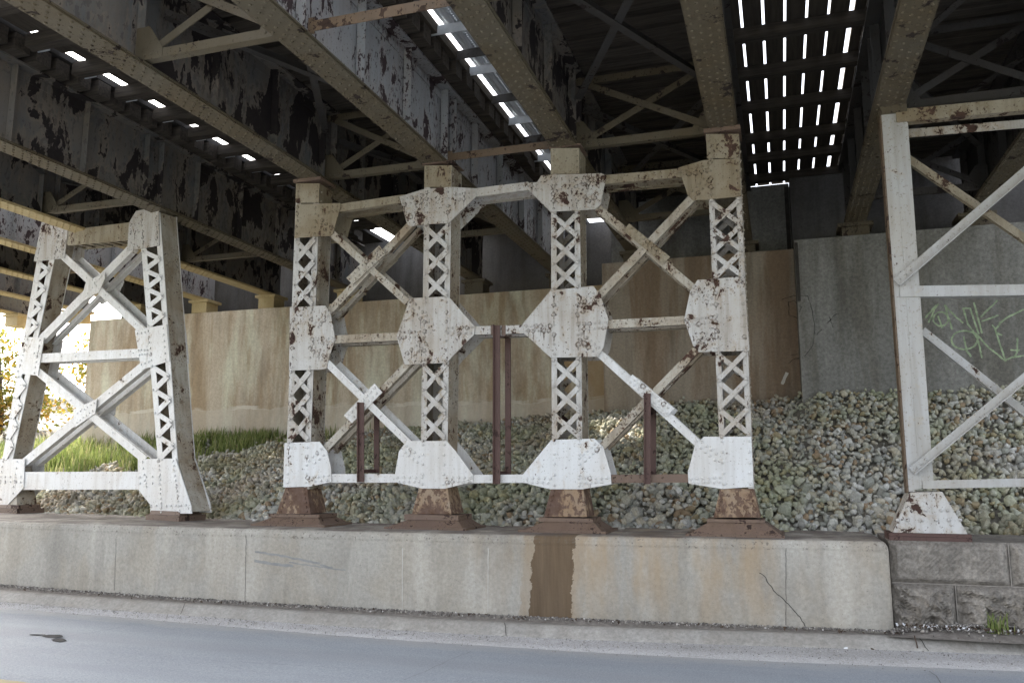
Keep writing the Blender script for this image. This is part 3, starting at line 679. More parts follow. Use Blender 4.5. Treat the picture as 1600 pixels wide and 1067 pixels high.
# ------------------------------------------------------------------ abutment walls
def interp(tab, x):
    xs, ys = zip(*tab); return float(np.interp(x, xs, ys))
def wall(name_label, x0, x1, y, ztop, mat, back, bmat, joints=()):
    mb = MB(); mb.box(x0, x1, y, y+3.0, -1, ztop-.004)
    w = mb.build('abutment_wall', M[mat], origin=((x0+x1)/2, y, 0)); tag(w, name_label, 'retaining wall', 'abutment walls behind the bents')
    mb = MB(); mb.box(x0+.0, x1-.0, y-.035, y+.9, ztop-.22, ztop) if False else mb.box(x0, x1, y+.95, y+3, ztop-.001, 6.66)
    b = mb.build('backwall', M[bmat], w)
    for jx in joints:
        mb = MB(); mb.box(jx-.035, jx+.035, y+.945, y+.9497, ztop, 6.6); mb.build('joint', M['crack'], b)
    return w
W1 = wall('long tan concrete abutment wall with pale vertical runs, behind the left half', -15.6, -2.905, 15.4, 5.10, 'wall_tan', 0, 'wall_dark')
W2 = wall('brown streaked concrete abutment wall behind the right half of the four-legged bent', -2.90, .345, 14.15, 5.20, 'wall_brown', 0, 'wall_grey', (.30,))
W3 = wall('grey rough concrete abutment wall carrying green and black graffiti', .35, 9.0, 13.6, 5.20, 'wall_grey', 0, 'wall_dark')
def ribbon(mb, pts, w, fn, n=(0, -1, 0), h=.003):
    """flat stroke along photo points placed on a surface by fn(px, py)"""
    P = [Vector(fn(*p)) for p in pts]; n = Vector(n); L = []; Rr = []
    for i, p in enumerate(P):
        t = (P[min(i+1, len(P)-1)]-P[max(i-1, 0)]).normalized(); s = t.cross(n).normalized()*w/2*random.uniform(.8, 1.2)
        L.append(p+s+n*h); Rr.append(p-s+n*h)
    k = len(P); mb.add(L+Rr, [(i, i+1, k+i+1, k+i) for i in range(k-1)])
def densify(pts, step=5, jit=.5):
    out = []
    for p, q in zip(pts, pts[1:]):
        n = max(1, int(math.dist(p, q)/step))
        out += [(p[0]+(q[0]-p[0])*i/n+random.uniform(-jit, jit), p[1]+(q[1]-p[1])*i/n+random.uniform(-jit, jit)) for i in range(n)]
    return out+[pts[-1]]
zz = lambda x, y: (1400+x/5.335, 400+y/5.335)
def arc(cx, cy, rx, ry, a0, a1, n=14): return [zz(cx+rx*math.cos(math.radians(a0+(a1-a0)*i/n)), cy+ry*math.sin(math.radians(a0+(a1-a0)*i/n))) for i in range(n+1)]
strokes = [[zz(245, 515), zz(335, 410)], [zz(272, 555), zz(330, 430), zz(355, 400)], arc(372, 525, 62, 58, 0, 360, 20), [zz(350, 500), zz(385, 600)],
           [zz(405, 405), zz(468, 615)], [zz(405, 408), zz(480, 490), zz(560, 560)], [zz(560, 430), zz(600, 570), zz(690, 690)], [zz(565, 437), zz(618, 437), zz(668, 590), zz(690, 650)],
           [zz(648, 385), zz(716, 645)], [zz(845, 370), zz(705, 510)], [zz(710, 545), zz(855, 495)], arc(570, 700, 108, 78, 30, 400, 24), [zz(562, 670), zz(590, 790), zz(625, 840)],
           [zz(655, 640), zz(690, 720), zz(715, 850)], [zz(660, 640), zz(770, 760), zz(915, 875)], [zz(800, 575), zz(832, 605), zz(868, 560)], [zz(825, 600), zz(850, 690), zz(915, 880)],
           [zz(830, 640), zz(885, 660)], [zz(860, 560), zz(950, 500), zz(1065, 445)], [zz(915, 870), zz(965, 845), zz(1065, 830)], [zz(1010, 680), zz(1012, 790), zz(990, 840)], [zz(955, 785), zz(1030, 785)]]
mb = MB()
for s in strokes: ribbon(mb, densify(s, 3, .4), .024, lambda x, y: on_y(x, y, 13.6))
mb.build('graffiti', M['chalk'], W3)
s2 = [[(1222, 468), (1240, 462), (1262, 462), (1268, 480), (1273, 510), (1270, 540), (1258, 556), (1240, 561), (1232, 568)], [(1232, 472), (1233, 492), (1246, 497), (1252, 480), (1240, 470), (1232, 472)], [(1235, 555), (1250, 552), (1255, 560), (1244, 562)], [(1276, 523), (1284, 515)], [(1292, 505), (1300, 498)], [(1296, 495), (1302, 512)], [(1300, 496), (1308, 490)]]
mb = MB()
for s in s2: ribbon(mb, densify(s, 3, .5), .012, lambda x, y: on_y(x, y, 13.6) if on_y(x, y, 13.6).x > .36 else on_y(x, y, 14.15))
mb.build('graffiti', M['blackspray'], W3)
mb = MB(); mb.box(.352, .40, 13.585, 13.5975, 4.2, 5.15); mb.build('joint', M['crack'], W3)
mb = MB()
for s in ([(1222, 600), (1226, 590), (1230, 582)],): ribbon(mb, densify(s, 3), .05, lambda x, y: on_y(x, y, 14.15))
mb.build('pale_smear', M['mortar'], W2)

# ------------------------------------------------------------------ plinth, stone blocks, kerb, gutter, road
PL = [(-30, 14.0), (-16, 9.95), (-13, 9.28), (-10.1, 8.84), (-7.5, 8.64), (-5.1, 8.60), (-3, 8.66), (-1.16, 8.80), (0, 8.92), (.95, 9.02)]
KB = [(-40, 14.0), (-16, 9.35), (-13, 8.9), (-9.7, 8.48), (-6.7, 8.40), (-4.9, 8.32), (-2.8, 8.34), (-1.1, 8.52), (.5, 8.82), (2.1, 9.0), (6, 9.4), (12, 9.8), (40, 11)]
RB = [(-40, 13.2), (-16, 9.0), (-13, 8.6), (-9.4, 8.24), (-6.5, 8.13), (-4.7, 7.97), (-2.7, 7.98), (-1, 8.05), (.5, 8.22), (1.9, 8.45), (6, 8.9), (12, 9.3), (40, 10.4)]
from itertools import accumulate
def smooth_fn(tab, w=.8):
    def f(x): return sum(interp(tab, x+d*w) for d in (-1, -.5, 0, .5, 1))/5
    return f
plf = smooth_fn(PL); kbf = smooth_fn(KB, 1.2); rbf = smooth_fn(RB, 1.2)
prof = [(0, -.2), (0, .2), (0, .5), (0, .765), (-.005, .79), (-.003, .82), (.012, .848), (.04, .865), (.08, .87), (1.35, .87), (1.35, -.2)]
vs = []; fs = []; xsec = list(np.arange(-24, .87, .15))+[.87+.08*math.sin(t) for t in (0, .4, .8, 1.15, 1.4, math.pi/2)]
for i, x in enumerate(xsec):
    top = .87 if x <= .87 else .87-.08*(1-math.sqrt(max(0, 1-((x-.87)/.08)**2)))
    yb = plf(x); push = .0 if x <= .87 else .05*(1-math.sqrt(max(0, 1-((x-.87)/.08)**2)))
    for dy, z in prof:
        back = 1.35 if x > -6 else 1.35+(-6-x)*.09
        vs.append((x, yb+(dy if dy < 1 else back)+(push if dy < 1 else 0), min(z, z if z < .7 else z-(.87-top))+ (0)))
n = len(prof)
for i in range(len(xsec)-1):
    for j in range(n-1): fs.append((i*n+j, (i+1)*n+j, (i+1)*n+j+1, i*n+j+1))
fs.append(tuple((len(xsec)-1)*n+j for j in range(n)))
m, nt, b, k, c = concrete_mat('plinth_concrete', (.41, .385, .335), (.30, .28, .24), (.36, .31, .235), .45, .40, .24, None, .9, .7)
P3 = k.pos(); sx = k.sep(P3)
nz = k.noise(k.pos((5, 1, 3)), 1.6, 5, .6)
# tan rusty run-off between the two right-hand columns
f1 = k.math('MULTIPLY', k.ramp(k.math('ADD', k.math('MULTIPLY', sx[0], .16), 1.0), [(.42, 0), (.66, 1), (.96, 1), (1.0, .25)]), k.ramp(k.noise(k.pos((3, 1, .6)), 1.5, 6, .6), [(.40, 0), (.62, 1)]))
f1 = k.math('MULTIPLY', f1, k.ramp(sx[2], [(.02, .35), (.6, .9)]))
c = k.mix(k.math('MULTIPLY', f1, .62), c, (.34, .235, .125))
xa = on_y(832, 900, 8.66).x; xb = on_y(892, 900, 8.68).x
edge = k.math('MULTIPLY', k.math('SUBTRACT', k.noise(k.pos((9, 1, 9)), 1.0, 6, .7), .5), .16)
xe = k.math('ADD', sx[0], edge)
xe = k.math('ADD', xe, k.math('MULTIPLY', k.math('SUBTRACT', .87, sx[2]), .07))
wet = k.math('MULTIPLY', k.math('GREATER_THAN', xe, xa+.01), k.math('LESS_THAN', xe, xb+.04))
wc = k.ramp(k.noise(k.pos((14, 1, 1)), 1.2, 4, .6), [(.3, (.085, .055, .030)), (.7, (.14, .095, .055))])
hal = k.math('MULTIPLY', k.math('GREATER_THAN', xe, xa-.10), k.math('LESS_THAN', xe, xb+.16))
c = k.mix(k.math('MULTIPLY', hal, k.ramp(k.noise(k.pos((6, 1, .8)), 1.4, 5, .6), [(.35, 0), (.65, .55)])), c, (.27, .20, .125))
c = k.mix(k.math('MULTIPLY', wet, .93), c, wc)
ld_ = k.math('MULTIPLY', k.math('GREATER_THAN', sx[2], .862), k.ramp(k.noise(P3, 2.5, 6, .65), [(.36, 0), (.56, .8)]))
c = k.mix(ld_, c, (.125, .10, .085))
pit = k.math('MULTIPLY', k.math('GREATER_THAN', sx[2], .765), k.ramp(k.noise(P3, 34, 3, .6), [(.60, 0), (.66, .8)])); c = k.mix(pit, c, (.13, .11, .09))
k.l(c, b.inputs['Base Color'])
me = bpy.data.meshes.new('concrete_plinth'); o3 = Vector((-6, 9.3, 0)); me.from_pydata([tuple(Vector(v)-o3) for v in vs], [], fs); me.materials.append(m); me.update()
plinth = bpy.data.objects.new('concrete_plinth', me); plinth.location = o3; plinth['_o'] = tuple(o3); col.objects.link(plinth)
tag(plinth, 'long low concrete plinth wall with a dark wet stain, carrying the steel bents', 'low wall')
def on_plinth(x, y):
    Y = 8.7
    for _ in range(6): p = on_y(x, y, Y); Y = plf(p.x)
    return on_y(x, y, Y)
mb = MB()
ribbon(mb, densify([(1186, 894), (1197, 902), (1199, 908), (1214, 928), (1222, 934), (1240, 953), (1251, 964), (1258, 978)], 4, .8), .007, on_plinth)
mb.build('crack', M['crack'], plinth)
for q, w_ in (([(1228, 853), (1228, 976)], .004), ([(182, 838), (179, 922)], .005), ([(385, 835), (383, 938)], .005)):
    mb = MB(); ribbon(mb, densify(q, 6, .4), w_, on_plinth); mb.build('joint', M['crack'], plinth)
for x in (629, 763):
    mb = MB(); ribbon(mb, densify([(x, 856), (x-.5, 956)], 6, .3), .009, on_plinth); mb.build('pale_run', M['run'], plinth)
mb = MB()
for s, w in (([(398, 862), (430, 866), (470, 874), (500, 880)], .022), ([(398, 876), (430, 881), (458, 884)], .03), ([(452, 878), (490, 884), (540, 890)], .012), ([(500, 882), (520, 886)], .018)): ribbon(mb, densify(s, 5, .7), w, on_plinth)
mb.build('scrape_mark', simple_mat('grey_scrape', (.20, .20, .19), (.26, .255, .24), 12), plinth)

# rock-faced stone blocks at the right
def rough_block(mb, x0, x1, y, z0, z1, amp, seed, res=.035):
    nx = max(3, int((x1-x0)/res)); nz_ = max(3, int((z1-z0)/res)); r = np.random.default_rng(seed)
    g = r.normal(0, 1, (nz_+1, nx+1))
    for _ in range(2): g = (g+np.roll(g, 1, 0)+np.roll(g, -1, 0)+np.roll(g, 1, 1)+np.roll(g, -1, 1))/5
    lo = r.normal(0, 1, (4, 6)); 
    V = []
    for j in range(nz_+1):
        for i in range(nx+1):
            u, w = i/nx, j/nz_; fu, fw = u*4.99, w*2.99; a, b_ = int(fu), int(fw); du, dw = fu-a, fw-b_
            L = lo[b_, a]*(1-du)*(1-dw)+lo[b_, a+1]*du*(1-dw)+lo[b_+1, a]*(1-du)*dw+lo[b_+1, a+1]*du*dw
            e = min(1, min(u, 1-u)*(x1-x0)/.06, min(w, 1-w)*(z1-z0)/.05)
            V.append((x0+(x1-x0)*u, y+.05*(1-e)-amp*e*(.55+.45*L+.8*g[j, i]), z0+(z1-z0)*w))
    o = len(mb.v); F_ = []
    for j in range(nz_):
        for i in range(nx):
            a = j*(nx+1)+i; F_.append((a, a+1, a+nx+2, a+nx+1))
    mb.add(V, F_)
    mb.box(x0, x1, y+.051, y+1.2, z0, z1)
mb = MB(); ys = 9.07
for i, (x0, x1) in enumerate(((.965, 2.0), (2.01, 3.1), (3.11, 4.2), (4.21, 5.4))): rough_block(mb, x0, x1, ys+.01, .47, .868, .022, 20+i, .02)
for i, (x0, x1) in enumerate(((.965, 1.52), (1.53, 2.5), (2.51, 3.4), (3.41, 4.4), (4.41, 5.4))): rough_block(mb, x0, x1, ys+.02, -.2, .46, .095, 40+i, .02)
sm_, snt, sb, sk, sc = concrete_mat('dark_rock_face', (.30, .27, .23), (.19, .17, .145), (.17, .145, .115), .6, .4, .5)
sw = mb.build('stone_wall', sm_, origin=(3, 9.3, 0)); tag(sw, 'rock-faced stone block wall in two courses past the rounded end of the plinth', 'stone wall')
mb = MB(); mb.box(.97, 5.4, ys+.06, ys+1.1, .4605, .4695)
for x0, x1, za, zb in ((1.5205, 1.5295, -.2, .46), (2.5005, 2.5095, -.2, .46), (3.4005, 3.4095, -.2, .46), (2.0005, 2.0095, .47, .866), (3.1005, 3.1095, .47, .866)): mb.box(x0, x1, ys+.045, ys+1.1, za, zb)
mb.build('mortar_joint', simple_mat('old_mortar', (.20, .18, .155), (.30, .27, .235), 14), sw)

def sweep(name, offs, mat, x0, x1, step, fn, kind='structure'):
    """offs: list of (dy, z) from the kerb line"""
    xs_ = np.arange(x0, x1+.01, step); V = []; F_ = []
    for x in xs_:
        yk = fn(float(x))
        for dy, z in offs: V.append((x, dy(float(x)) if callable(dy) else yk+dy, z))
    n = len(offs)
    for i in range(len(xs_)-1):
        for j in range(n-1): F_.append((i*n+j, i*n+j+1, (i+1)*n+j+1, (i+1)*n+j))
    me = bpy.data.meshes.new(name); me.from_pydata(V, [], F_); me.update(); me.shade_smooth(); me.materials.append(mat)
    at = me.attributes.new('edge', 'FLOAT', 'POINT'); at.data.foreach_set('value', [0.0 if callable(dy) else dy for _ in xs_ for dy, z in offs])
    ob = bpy.data.objects.new(name, me); col.objects.link(ob); ob['kind'] = kind; return ob
# road surface
m, nt, b = new_mat('worn_road'); k = N(nt); p = k.pos()
c = k.ramp(k.noise(k.pos((.35, 1.4, 1)), 1.1, 7, .6), [(.3, (.335, .365, .395)), (.7, (.42, .45, .48))])
g = k.ramp(k.noise(p, 55, 5, .75), [(.32, .62), (.68, 1.0)]); c = k.mix(1.0, c, g, 'MULTIPLY')
st = k.ramp(k.noise(k.pos((.5, .9, 1), off=(4, 4, 4)), .9, 5, .6), [(.55, 0), (.75, .3)]); c = k.mix(st, c, (.24, .24, .245))
sp = k.ramp(k.noise(p, 120, 2, .5), [(.64, 0), (.7, .5)]); c = k.mix(sp, c, (.36, .36, .36))
at = k.n('ShaderNodeAttribute', attribute_name='edge')
dm = k.math('ADD', at.outputs['Fac'], k.math('MULTIPLY', k.math('SUBTRACT', k.noise(k.pos((1.2, 3, 1)), 2.2, 7, .65), .5), .55))
c = k.mix(k.ramp(k.math('ADD', dm, 1.0), [(.70, 0), (1.02, .75)]), c, (.43, .415, .395))
tw = k.ramp(k.noise(k.pos((.05, 2.2, 1), off=(1, 1, 1)), 1.0, 3, .5), [(.45, 0), (.6, .22)]); c = k.mix(tw, c, (.27, .275, .285))
agg = k.ramp(k.noise(p, 210, 2, .6), [(.36, .72), (.6, 1.06)]); c = k.mix(1.0, c, agg, 'MULTIPLY')
k.l(c, b.inputs['Base Color']); b.inputs['Roughness'].default_value = .72; b.inputs['Specular IOR Level'].default_value = .35
k.l(k.bump(k.noise(p, 90, 5, .7), .5, .006), b.inputs['Normal']); M['road'] = m
m, nt, b = new_mat('gutter_concrete'); k = N(nt); p = k.pos()
c = k.ramp(k.noise(k.pos((.6, 2, 2)), 1.6, 7, .62), [(.3, (.37, .355, .335)), (.7, (.45, .435, .42))])
g = k.ramp(k.noise(p, 48, 5, .75), [(.35, .66), (.65, 1.0)]); c = k.mix(1.0, c, g, 'MULTIPLY')
sp = k.ramp(k.noise(p, 95, 2, .5), [(.63, 0), (.68, .8)]); c = k.mix(sp, c, (.58, .56, .54))
k.l(c, b.inputs['Base Color']); b.inputs['Roughness'].default_value = .9; k.l(k.bump(k.noise(p, 60, 5, .7), .5, .008), b.inputs['Normal']); M['gutter'] = m
M['kerb'] = concrete_mat('kerb_concrete', (.38, .36, .325), (.32, .30, .265), (.28, .24, .19), .4, .25, .3, None, 1.0, .8)[0]
road = sweep('road', [(0, -.150), (-.13, -.150), (-.33, -.149), (-.8, -.148), (-2.6, -.12), (-5.6, -.08), (-8.6, -.12), (-13.6, -.2), (-23.6, -.3)], M['road'], -70, 70, .7, rbf)
gut = sweep('gutter', [(-.14, -.092), (lambda x: .6*(kbf(x)-.14)+.4*rbf(x), -.122), (lambda x: rbf(x)+.0, -.1502), (lambda x: rbf(x)-.002, -.22)], M['gutter'], -70, 70, .35, kbf)
kerb = sweep('kerb', [(.16, -.03), (.135, -.004), (.03, .004), (-.01, -.002), (-.05, -.022), (-.10, -.070), (-.15, -.094), (-.155, -.3)], M['kerb'], -70, 70, .35, kbf)
M['dirt'] = simple_mat('roadside_dirt', (.16, .14, .12), (.27, .245, .215), 14, .95, .6, .02)
pv = sweep('pavement', [(2.4, .03), (.8, .03), (.5, .03), (.25, .028), (.17, .012), (.12, -.008)], M['dirt'], -24, 12, .35, kbf)
mb = MB(); mb.v = [(-300, -300, -.5), (300, -300, -.5), (300, 300, -.5), (-300, 300, -.5)]; mb.f = [(0, 1, 2, 3)]
tag(mb.build('ground', M['earth']), kind='structure')
# kerb joints
mb = MB()
for x, y0, y1 in ((287, 944, 962), (786, 974, 996), (1433, 998, 1018)):
    pts = [(on_z(x, y, -.0).x, ) for y in (y0,)]
    X = on_z(x, (y0+y1)/2, -.07).x; yk = kbf(X)
    V = [(X-.006+.02*t, yk+dy-.003, z+.004) for t, (dy, z) in enumerate(((.02, .005), (-.01, .0), (-.05, -.020), (-.10, -.068), (-.145, -.090)))]
    V2 = [(v[0]+.007, v[1], v[2]) for v in V]; mb.add(V+V2, [(i, i+1, 6+i, 5+i) for i in range(4)])
mb.build('kerb_joint', M['crack'], None); kj = bpy.data.objects['kerb_joint']; kj.parent = kerb
onroad = lambda x, y: on_z(x, y, -.139)
mb = MB()
ribbon(mb, densify([(735, 1018), (700, 1032), (660, 1050), (630, 1062)], 7, .8), .005, onroad, (0, 0, 1), .002)
ribbon(mb, densify([(100, 995), (160, 985), (205, 976)], 7, .5), .005, onroad, (0, 0, 1), .002)
ribbon(mb, densify([(1452, 1048), (1462, 1055), (1470, 1067)], 5, .6), .008, onroad, (0, 0, 1), .002)
ribbon(mb, densify([(560, 1045), (420, 1036), (330, 1032)], 9, .8), .004, onroad, (0, 0, 1), .002)
mb.build('road_crack', simple_mat('filled_crack', (.12, .12, .12), (.22, .22, .22), 20), None); bpy.data.objects['road_crack'].parent = road
mb = MB()
for cx, cy, rx, ry in ((82, 993.5, 17, 2.6), (92, 1000, 13, 3.2), (58, 991.5, 14, 1.0)):
    mb.add([onroad(cx+rx*math.cos(t)*random.uniform(.8, 1.1), cy+ry*math.sin(t)*random.uniform(.8, 1.1))+Vector((0, 0, .003)) for t in np.linspace(0, 2*math.pi, 14)[:-1]][::-1], [tuple(range(13))])
mb.build('tar_spot', M['tar'], None); bpy.data.objects['tar_spot'].parent = road
mb = MB(); a = on_z(-60, 1062, -.11); b_ = on_z(34, 1065, -.11)
mb.add([(a.x-3, a.y+.25, -.108), (a.x-3, a.y-.0, -.107), (b_.x, b_.y-.13, -.107), (b_.x+.1, b_.y, -.108)], [(0, 1, 2, 3)])
mb.build('centre_line', M['yellowline'], None); bpy.data.objects['centre_line'].parent = road

# ------------------------------------------------------------------ bank of broken stone
def by0(x): return plf(min(x, .9))+(1.25 if x > -6 else 1.25+(-6-x)*.09)
Y1 = [(-40, 19), (-16, 15.6), (-12, 15.4), (-4, 15.35), (-2.7, 14.3), (-2, 14.1), (.3, 13.95), (.5, 13.6), (9, 13.6)]
ZB = [(-40, 2.6), (-20, 1.95), (-12, 2.22), (-7, 2.40), (-4, 2.55), (-2, 2.62), (0, 2.68), (9, 2.72)]
def bank(x, y):
    y0, y1 = by0(x), interp(Y1, x); t = (y-y0)/(y1-y0); zt = interp(ZB, x)
    return .76+(zt-.76)*(max(0, t)**.95 if t < 1 else 1+.25*(t-1)) 
V = []; F_ = []; gx = np.arange(-60, 9.01, .5); gt = np.linspace(-.06, 1.12, 26)
far = [1.5, 2.5, 4, 7]
gt = list(gt)+far; n = len(gt)
for x in gx:
    y0, y1 = by0(float(x)), interp(Y1, float(x))
    for t in gt:
        y = y0+(y1-y0)*t
        V.append((x, y, bank(float(x), y)-.05+(.04*math.sin(3.1*x+2.2*y)+.03*math.sin(5.3*x-3.7*y))*(1 if t <= 1.15 else 5)))
for i in range(len(gx)-1):
    for j in range(n-1):
        if gt[j+1] > 1.2 and gx[i] > -17: continue
        F_.append((i*n+j, (i+1)*n+j, (i+1)*n+j+1, i*n+j+1))
me = bpy.data.meshes.new('bank'); me.from_pydata(V, [], F_); me.update(); me.shade_smooth(); 
m, nt, b = new_mat('bank_soil'); k = N(nt); sx = k.sep(k.pos())
k.l(k.mix(k.ramp(k.math('ADD', k.math('MULTIPLY', sx[0], -.1), k.noise(k.pos(), 1.5, 4)), [(.13+1.1, 0), (.13+1.5, 1)]), (.20, .185, .15), (.11, .13, .045)), b.inputs['Base Color']); me.materials.append(m)
ob = bpy.data.objects.new('embankment', me); col.objects.link(ob); ob['kind'] = 'structure'

import bmesh
def stone_template(seed, sub=2):
    r = random.Random(seed); bm = bmesh.new(); bmesh.ops.create_icosphere(bm, subdivisions=sub, radius=1)
    planes = [(Vector((r.gauss(0, 1), r.gauss(0, 1), r.gauss(0, 1))).normalized(), r.uniform(.42, .80)) for _ in range(10)]
    for v in bm.verts:
        for nn, d in planes:
            e = v.co.dot(nn)-d
            if e > 0: v.co -= nn*e
        v.co *= 1+r.uniform(-.05, .05)
    sc = Vector((r.uniform(.95, 1.3), r.uniform(.8, 1.05), r.uniform(.65, .9)))
    for v in bm.verts: v.co = Vector((v.co.x*sc.x, v.co.y*sc.y, v.co.z*sc.z))
    v = np.array([tuple(x.co) for x in bm.verts]); bm.verts.index_update(); f = np.array([[y.index for y in x.verts] for x in bm.faces]); bm.free(); return v, f
T1 = [stone_template(i, 1) for i in range(10)]; T2 = [stone_template(50+i, 2) for i in range(10)]
def rot_mats(n):
    q = rng.normal(size=(n, 4)); q /= np.linalg.norm(q, axis=1)[:, None]; w, x, y, z = q.T
    return np.stack([np.stack([1-2*(y*y+z*z), 2*(x*y-z*w), 2*(x*z+y*w)], -1), np.stack([2*(x*y+z*w), 1-2*(x*x+z*z), 2*(y*z-x*w)], -1), np.stack([2*(x*z-y*w), 2*(y*z+x*w), 1-2*(x*x+y*y)], -1)], 1)
def scatter_mesh(name, pos, size, mat, T):
    pos = np.asarray(pos); size = np.asarray(size); n = len(pos); R_ = rot_mats(n); ch = rng.integers(0, len(T), n); V = []; F_ = []; o = 0
    for t, (tv, tf) in enumerate(T):
        idx = np.where(ch == t)[0]
        if not len(idx): continue
        vv = np.einsum('nij,vj->nvi', R_[idx], tv)*size[idx][:, None, None]+pos[idx][:, None, :]
        ff = tf[None]+(np.arange(len(idx))*len(tv))[:, None, None]+o
        V.append(vv.reshape(-1, 3)); F_.append(ff.reshape(-1, 3)); o += len(idx)*len(tv)
    return np_mesh(name, np.concatenate(V), np.concatenate(F_), mat)
m, nt, b = new_mat('broken_limestone'); k = N(nt)
gi = k.n('ShaderNodeNewGeometry'); oi = k.n('ShaderNodeObjectInfo')
rnd = k.math('FRACT', k.math('ADD', gi.outputs['Random Per Island'], oi.outputs['Random']))
c = k.ramp(rnd, [(0, (.54, .51, .42)), (.14, (.46, .45, .40)), (.28, (.60, .54, .42)), (.42, (.38, .38, .33)), (.55, (.56, .54, .46)), (.66, (.38, .28, .18)), (.78, (.50, .49, .45)), (.90, (.68, .66, .60)), (1, (.44, .36, .25))], 'CONSTANT')
bign = k.noise(k.pos(off=(2, 0, 0)), .75, 4, .6)
c = k.mix(k.ramp(bign, [(.43, 0), (.60, .6)]), c, (.37, .40, .22))
brn = k.noise(k.pos(off=(20, 7, 3)), .6, 4, .6)
c = k.mix(k.ramp(brn, [(.50, 0), (.66, .45)]), c, (.31, .215, .125))
fn_ = k.noise(k.pos(), 42, 5, .7)
c = k.mix(1.0, c, k.ramp(fn_, [(.3, .62), (.65, 1.0)]), 'MULTIPLY')
k.l(c, b.inputs['Base Color']); b.inputs['Roughness'].default_value = .92; k.l(k.bump(k.noise(k.pos(), 55, 5, .7), .6, .012), b.inputs['Normal']); M['stone'] = m
m, nt, b = new_mat('roadside_grit'); k = N(nt); gi = k.n('ShaderNodeNewGeometry')
k.l(k.ramp(gi.outputs['Random Per Island'], [(0, (.17, .155, .14)), (.35, (.26, .24, .21)), (.6, (.11, .10, .09)), (.8, (.36, .33, .29)), (.95, (.55, .52, .49))], 'CONSTANT'), b.inputs['Base Color']); b.inputs['Roughness'].default_value = .95; M['grit'] = m
def grassy(x, t): return t > .40+(x+14)*.085+.07*math.sin(2.3*x)+.05*math.sin(5.1*x+t*9) and x < -7.6
cand = []
step = .067
for x in np.arange(-13.5, 5.2, step):
    y0, y1 = by0(float(x)), interp(Y1, float(x)); y = y0-.12
    while y < y1+.05:
        px = float(x)+random.uniform(-.5, .5)*step; py = y+random.uniform(-.5, .5)*step; t = (py-y0)/(y1-y0)
        y += step
        if grassy(px, t) and random.random() < .93: continue
        r = random.choice((.030, .038, .046, .050, .055, .062, .074))*random.uniform(.85, 1.2)*(1.12 if t < .3 else 1)
        z = bank(px, py)+random.uniform(-.03, .045)+.03*math.sin(3.1*px+2.2*py)
        cand.append((px, py, z, r))
        if random.random() < .16: cand.append((px+.03, py, z+.06, r*.8))
cand = [s for s in cand if not (s[0] < .96 and s[1]-s[3]*1.2 < plf(s[0])+1.0 and s[2]-s[3] < .86 and s[1] < by0(s[0])-.10)]
# the 300 nearest stand as stones of their own, the rest as one heap
vis = []
for s in cand:
    d = Vector(s[:3])-CAM; w = d.dot(FWD); px = CX+FPX*d.dot(RGT)/w; py = CY-FPX*d.dot(UPV)/w
    vis.append(s[3]/w if -5 < px < 1605 and s[1] < by0(s[0])+1.2 else 0)
order = sorted(range(len(cand)), key=lambda i: -vis[i]); near = set(order[:300])
stone_me = []
for tv, tf in T2:
    me = bpy.data.meshes.new('stone'); me.from_pydata([tuple(v) for v in tv], [], [tuple(f) for f in tf]); me.update(); me.materials.append(M['stone']); stone_me.append(me)
for j, i in enumerate(order[:300]):
    x, y, z, r = cand[i]; o = bpy.data.objects.new('stone', stone_me[j % 10]); o.location = (x, y, z); o.scale = (r, r, r)
    o.rotation_euler = (random.uniform(0, 6), random.uniform(0, 6), random.uniform(0, 6)); col.objects.link(o)
    tag(o, 'loose angular limestone at the foot of the stone bank behind the plinth', 'stone', 'stones along the foot of the bank')
rest = [cand[i] for i in range(len(cand)) if i not in near]
rp = scatter_mesh('stone_bank', [s[:3] for s in rest], [s[3] for s in rest], M['stone'], T1)
tag(rp, 'bank of broken pale and mossy stones sloping up to the abutment walls', 'stone bank', kind='stuff')

# pebbles and dirt along the foot of the plinth
pos = []; size = []
for _ in range(5200):
    x = random.uniform(-13, 4.5); ya = kbf(x)+.05; yb_ = plf(min(x, .95))-.005 if x < .95 else 9.02
    if x > .9 and random.random() < .3: pass
    y = ya+(yb_-ya)*random.random()**.6; r = random.choice((.004, .006, .008, .011))*random.uniform(.8, 1.4)
    h = .10*max(0, min(1, (x-.9)/.5))*max(0, 1-(9.05-y)/.22)
    pos.append((x, y, .030+h+r*.3)); size.append(r)
for _ in range(3600):
    x = random.uniform(-13, 5); yk = kbf(x); rb_ = rbf(x); q = min(1.3, abs(random.gauss(0, .6))); y = yk-.14+(rb_-yk+.14)*q; r = random.choice((.003, .004, .006))*random.uniform(.8, 1.3)
    pos.append((x, y, -.094-.056*min(1, q)+r*.5)); size.append(r)
for _ in range(420):
    x = .9+abs(random.gauss(0, 1.1)); y = 9.06-abs(random.gauss(0, .09)); r = random.choice((.008, .011, .015, .022))*random.uniform(.7, 1.2)
    pos.append((x, y, .03+.09*min(1, (x-.9)/.4)*max(0, 1-(9.08-y)/.26)+r*.3)); size.append(r)
pb_ = scatter_mesh('gravel', pos, size, M['grit'], T1[:4]); tag(pb_, 'fine grit and pebbles strewn along the kerb and the foot of the plinth', 'gravel', kind='stuff')
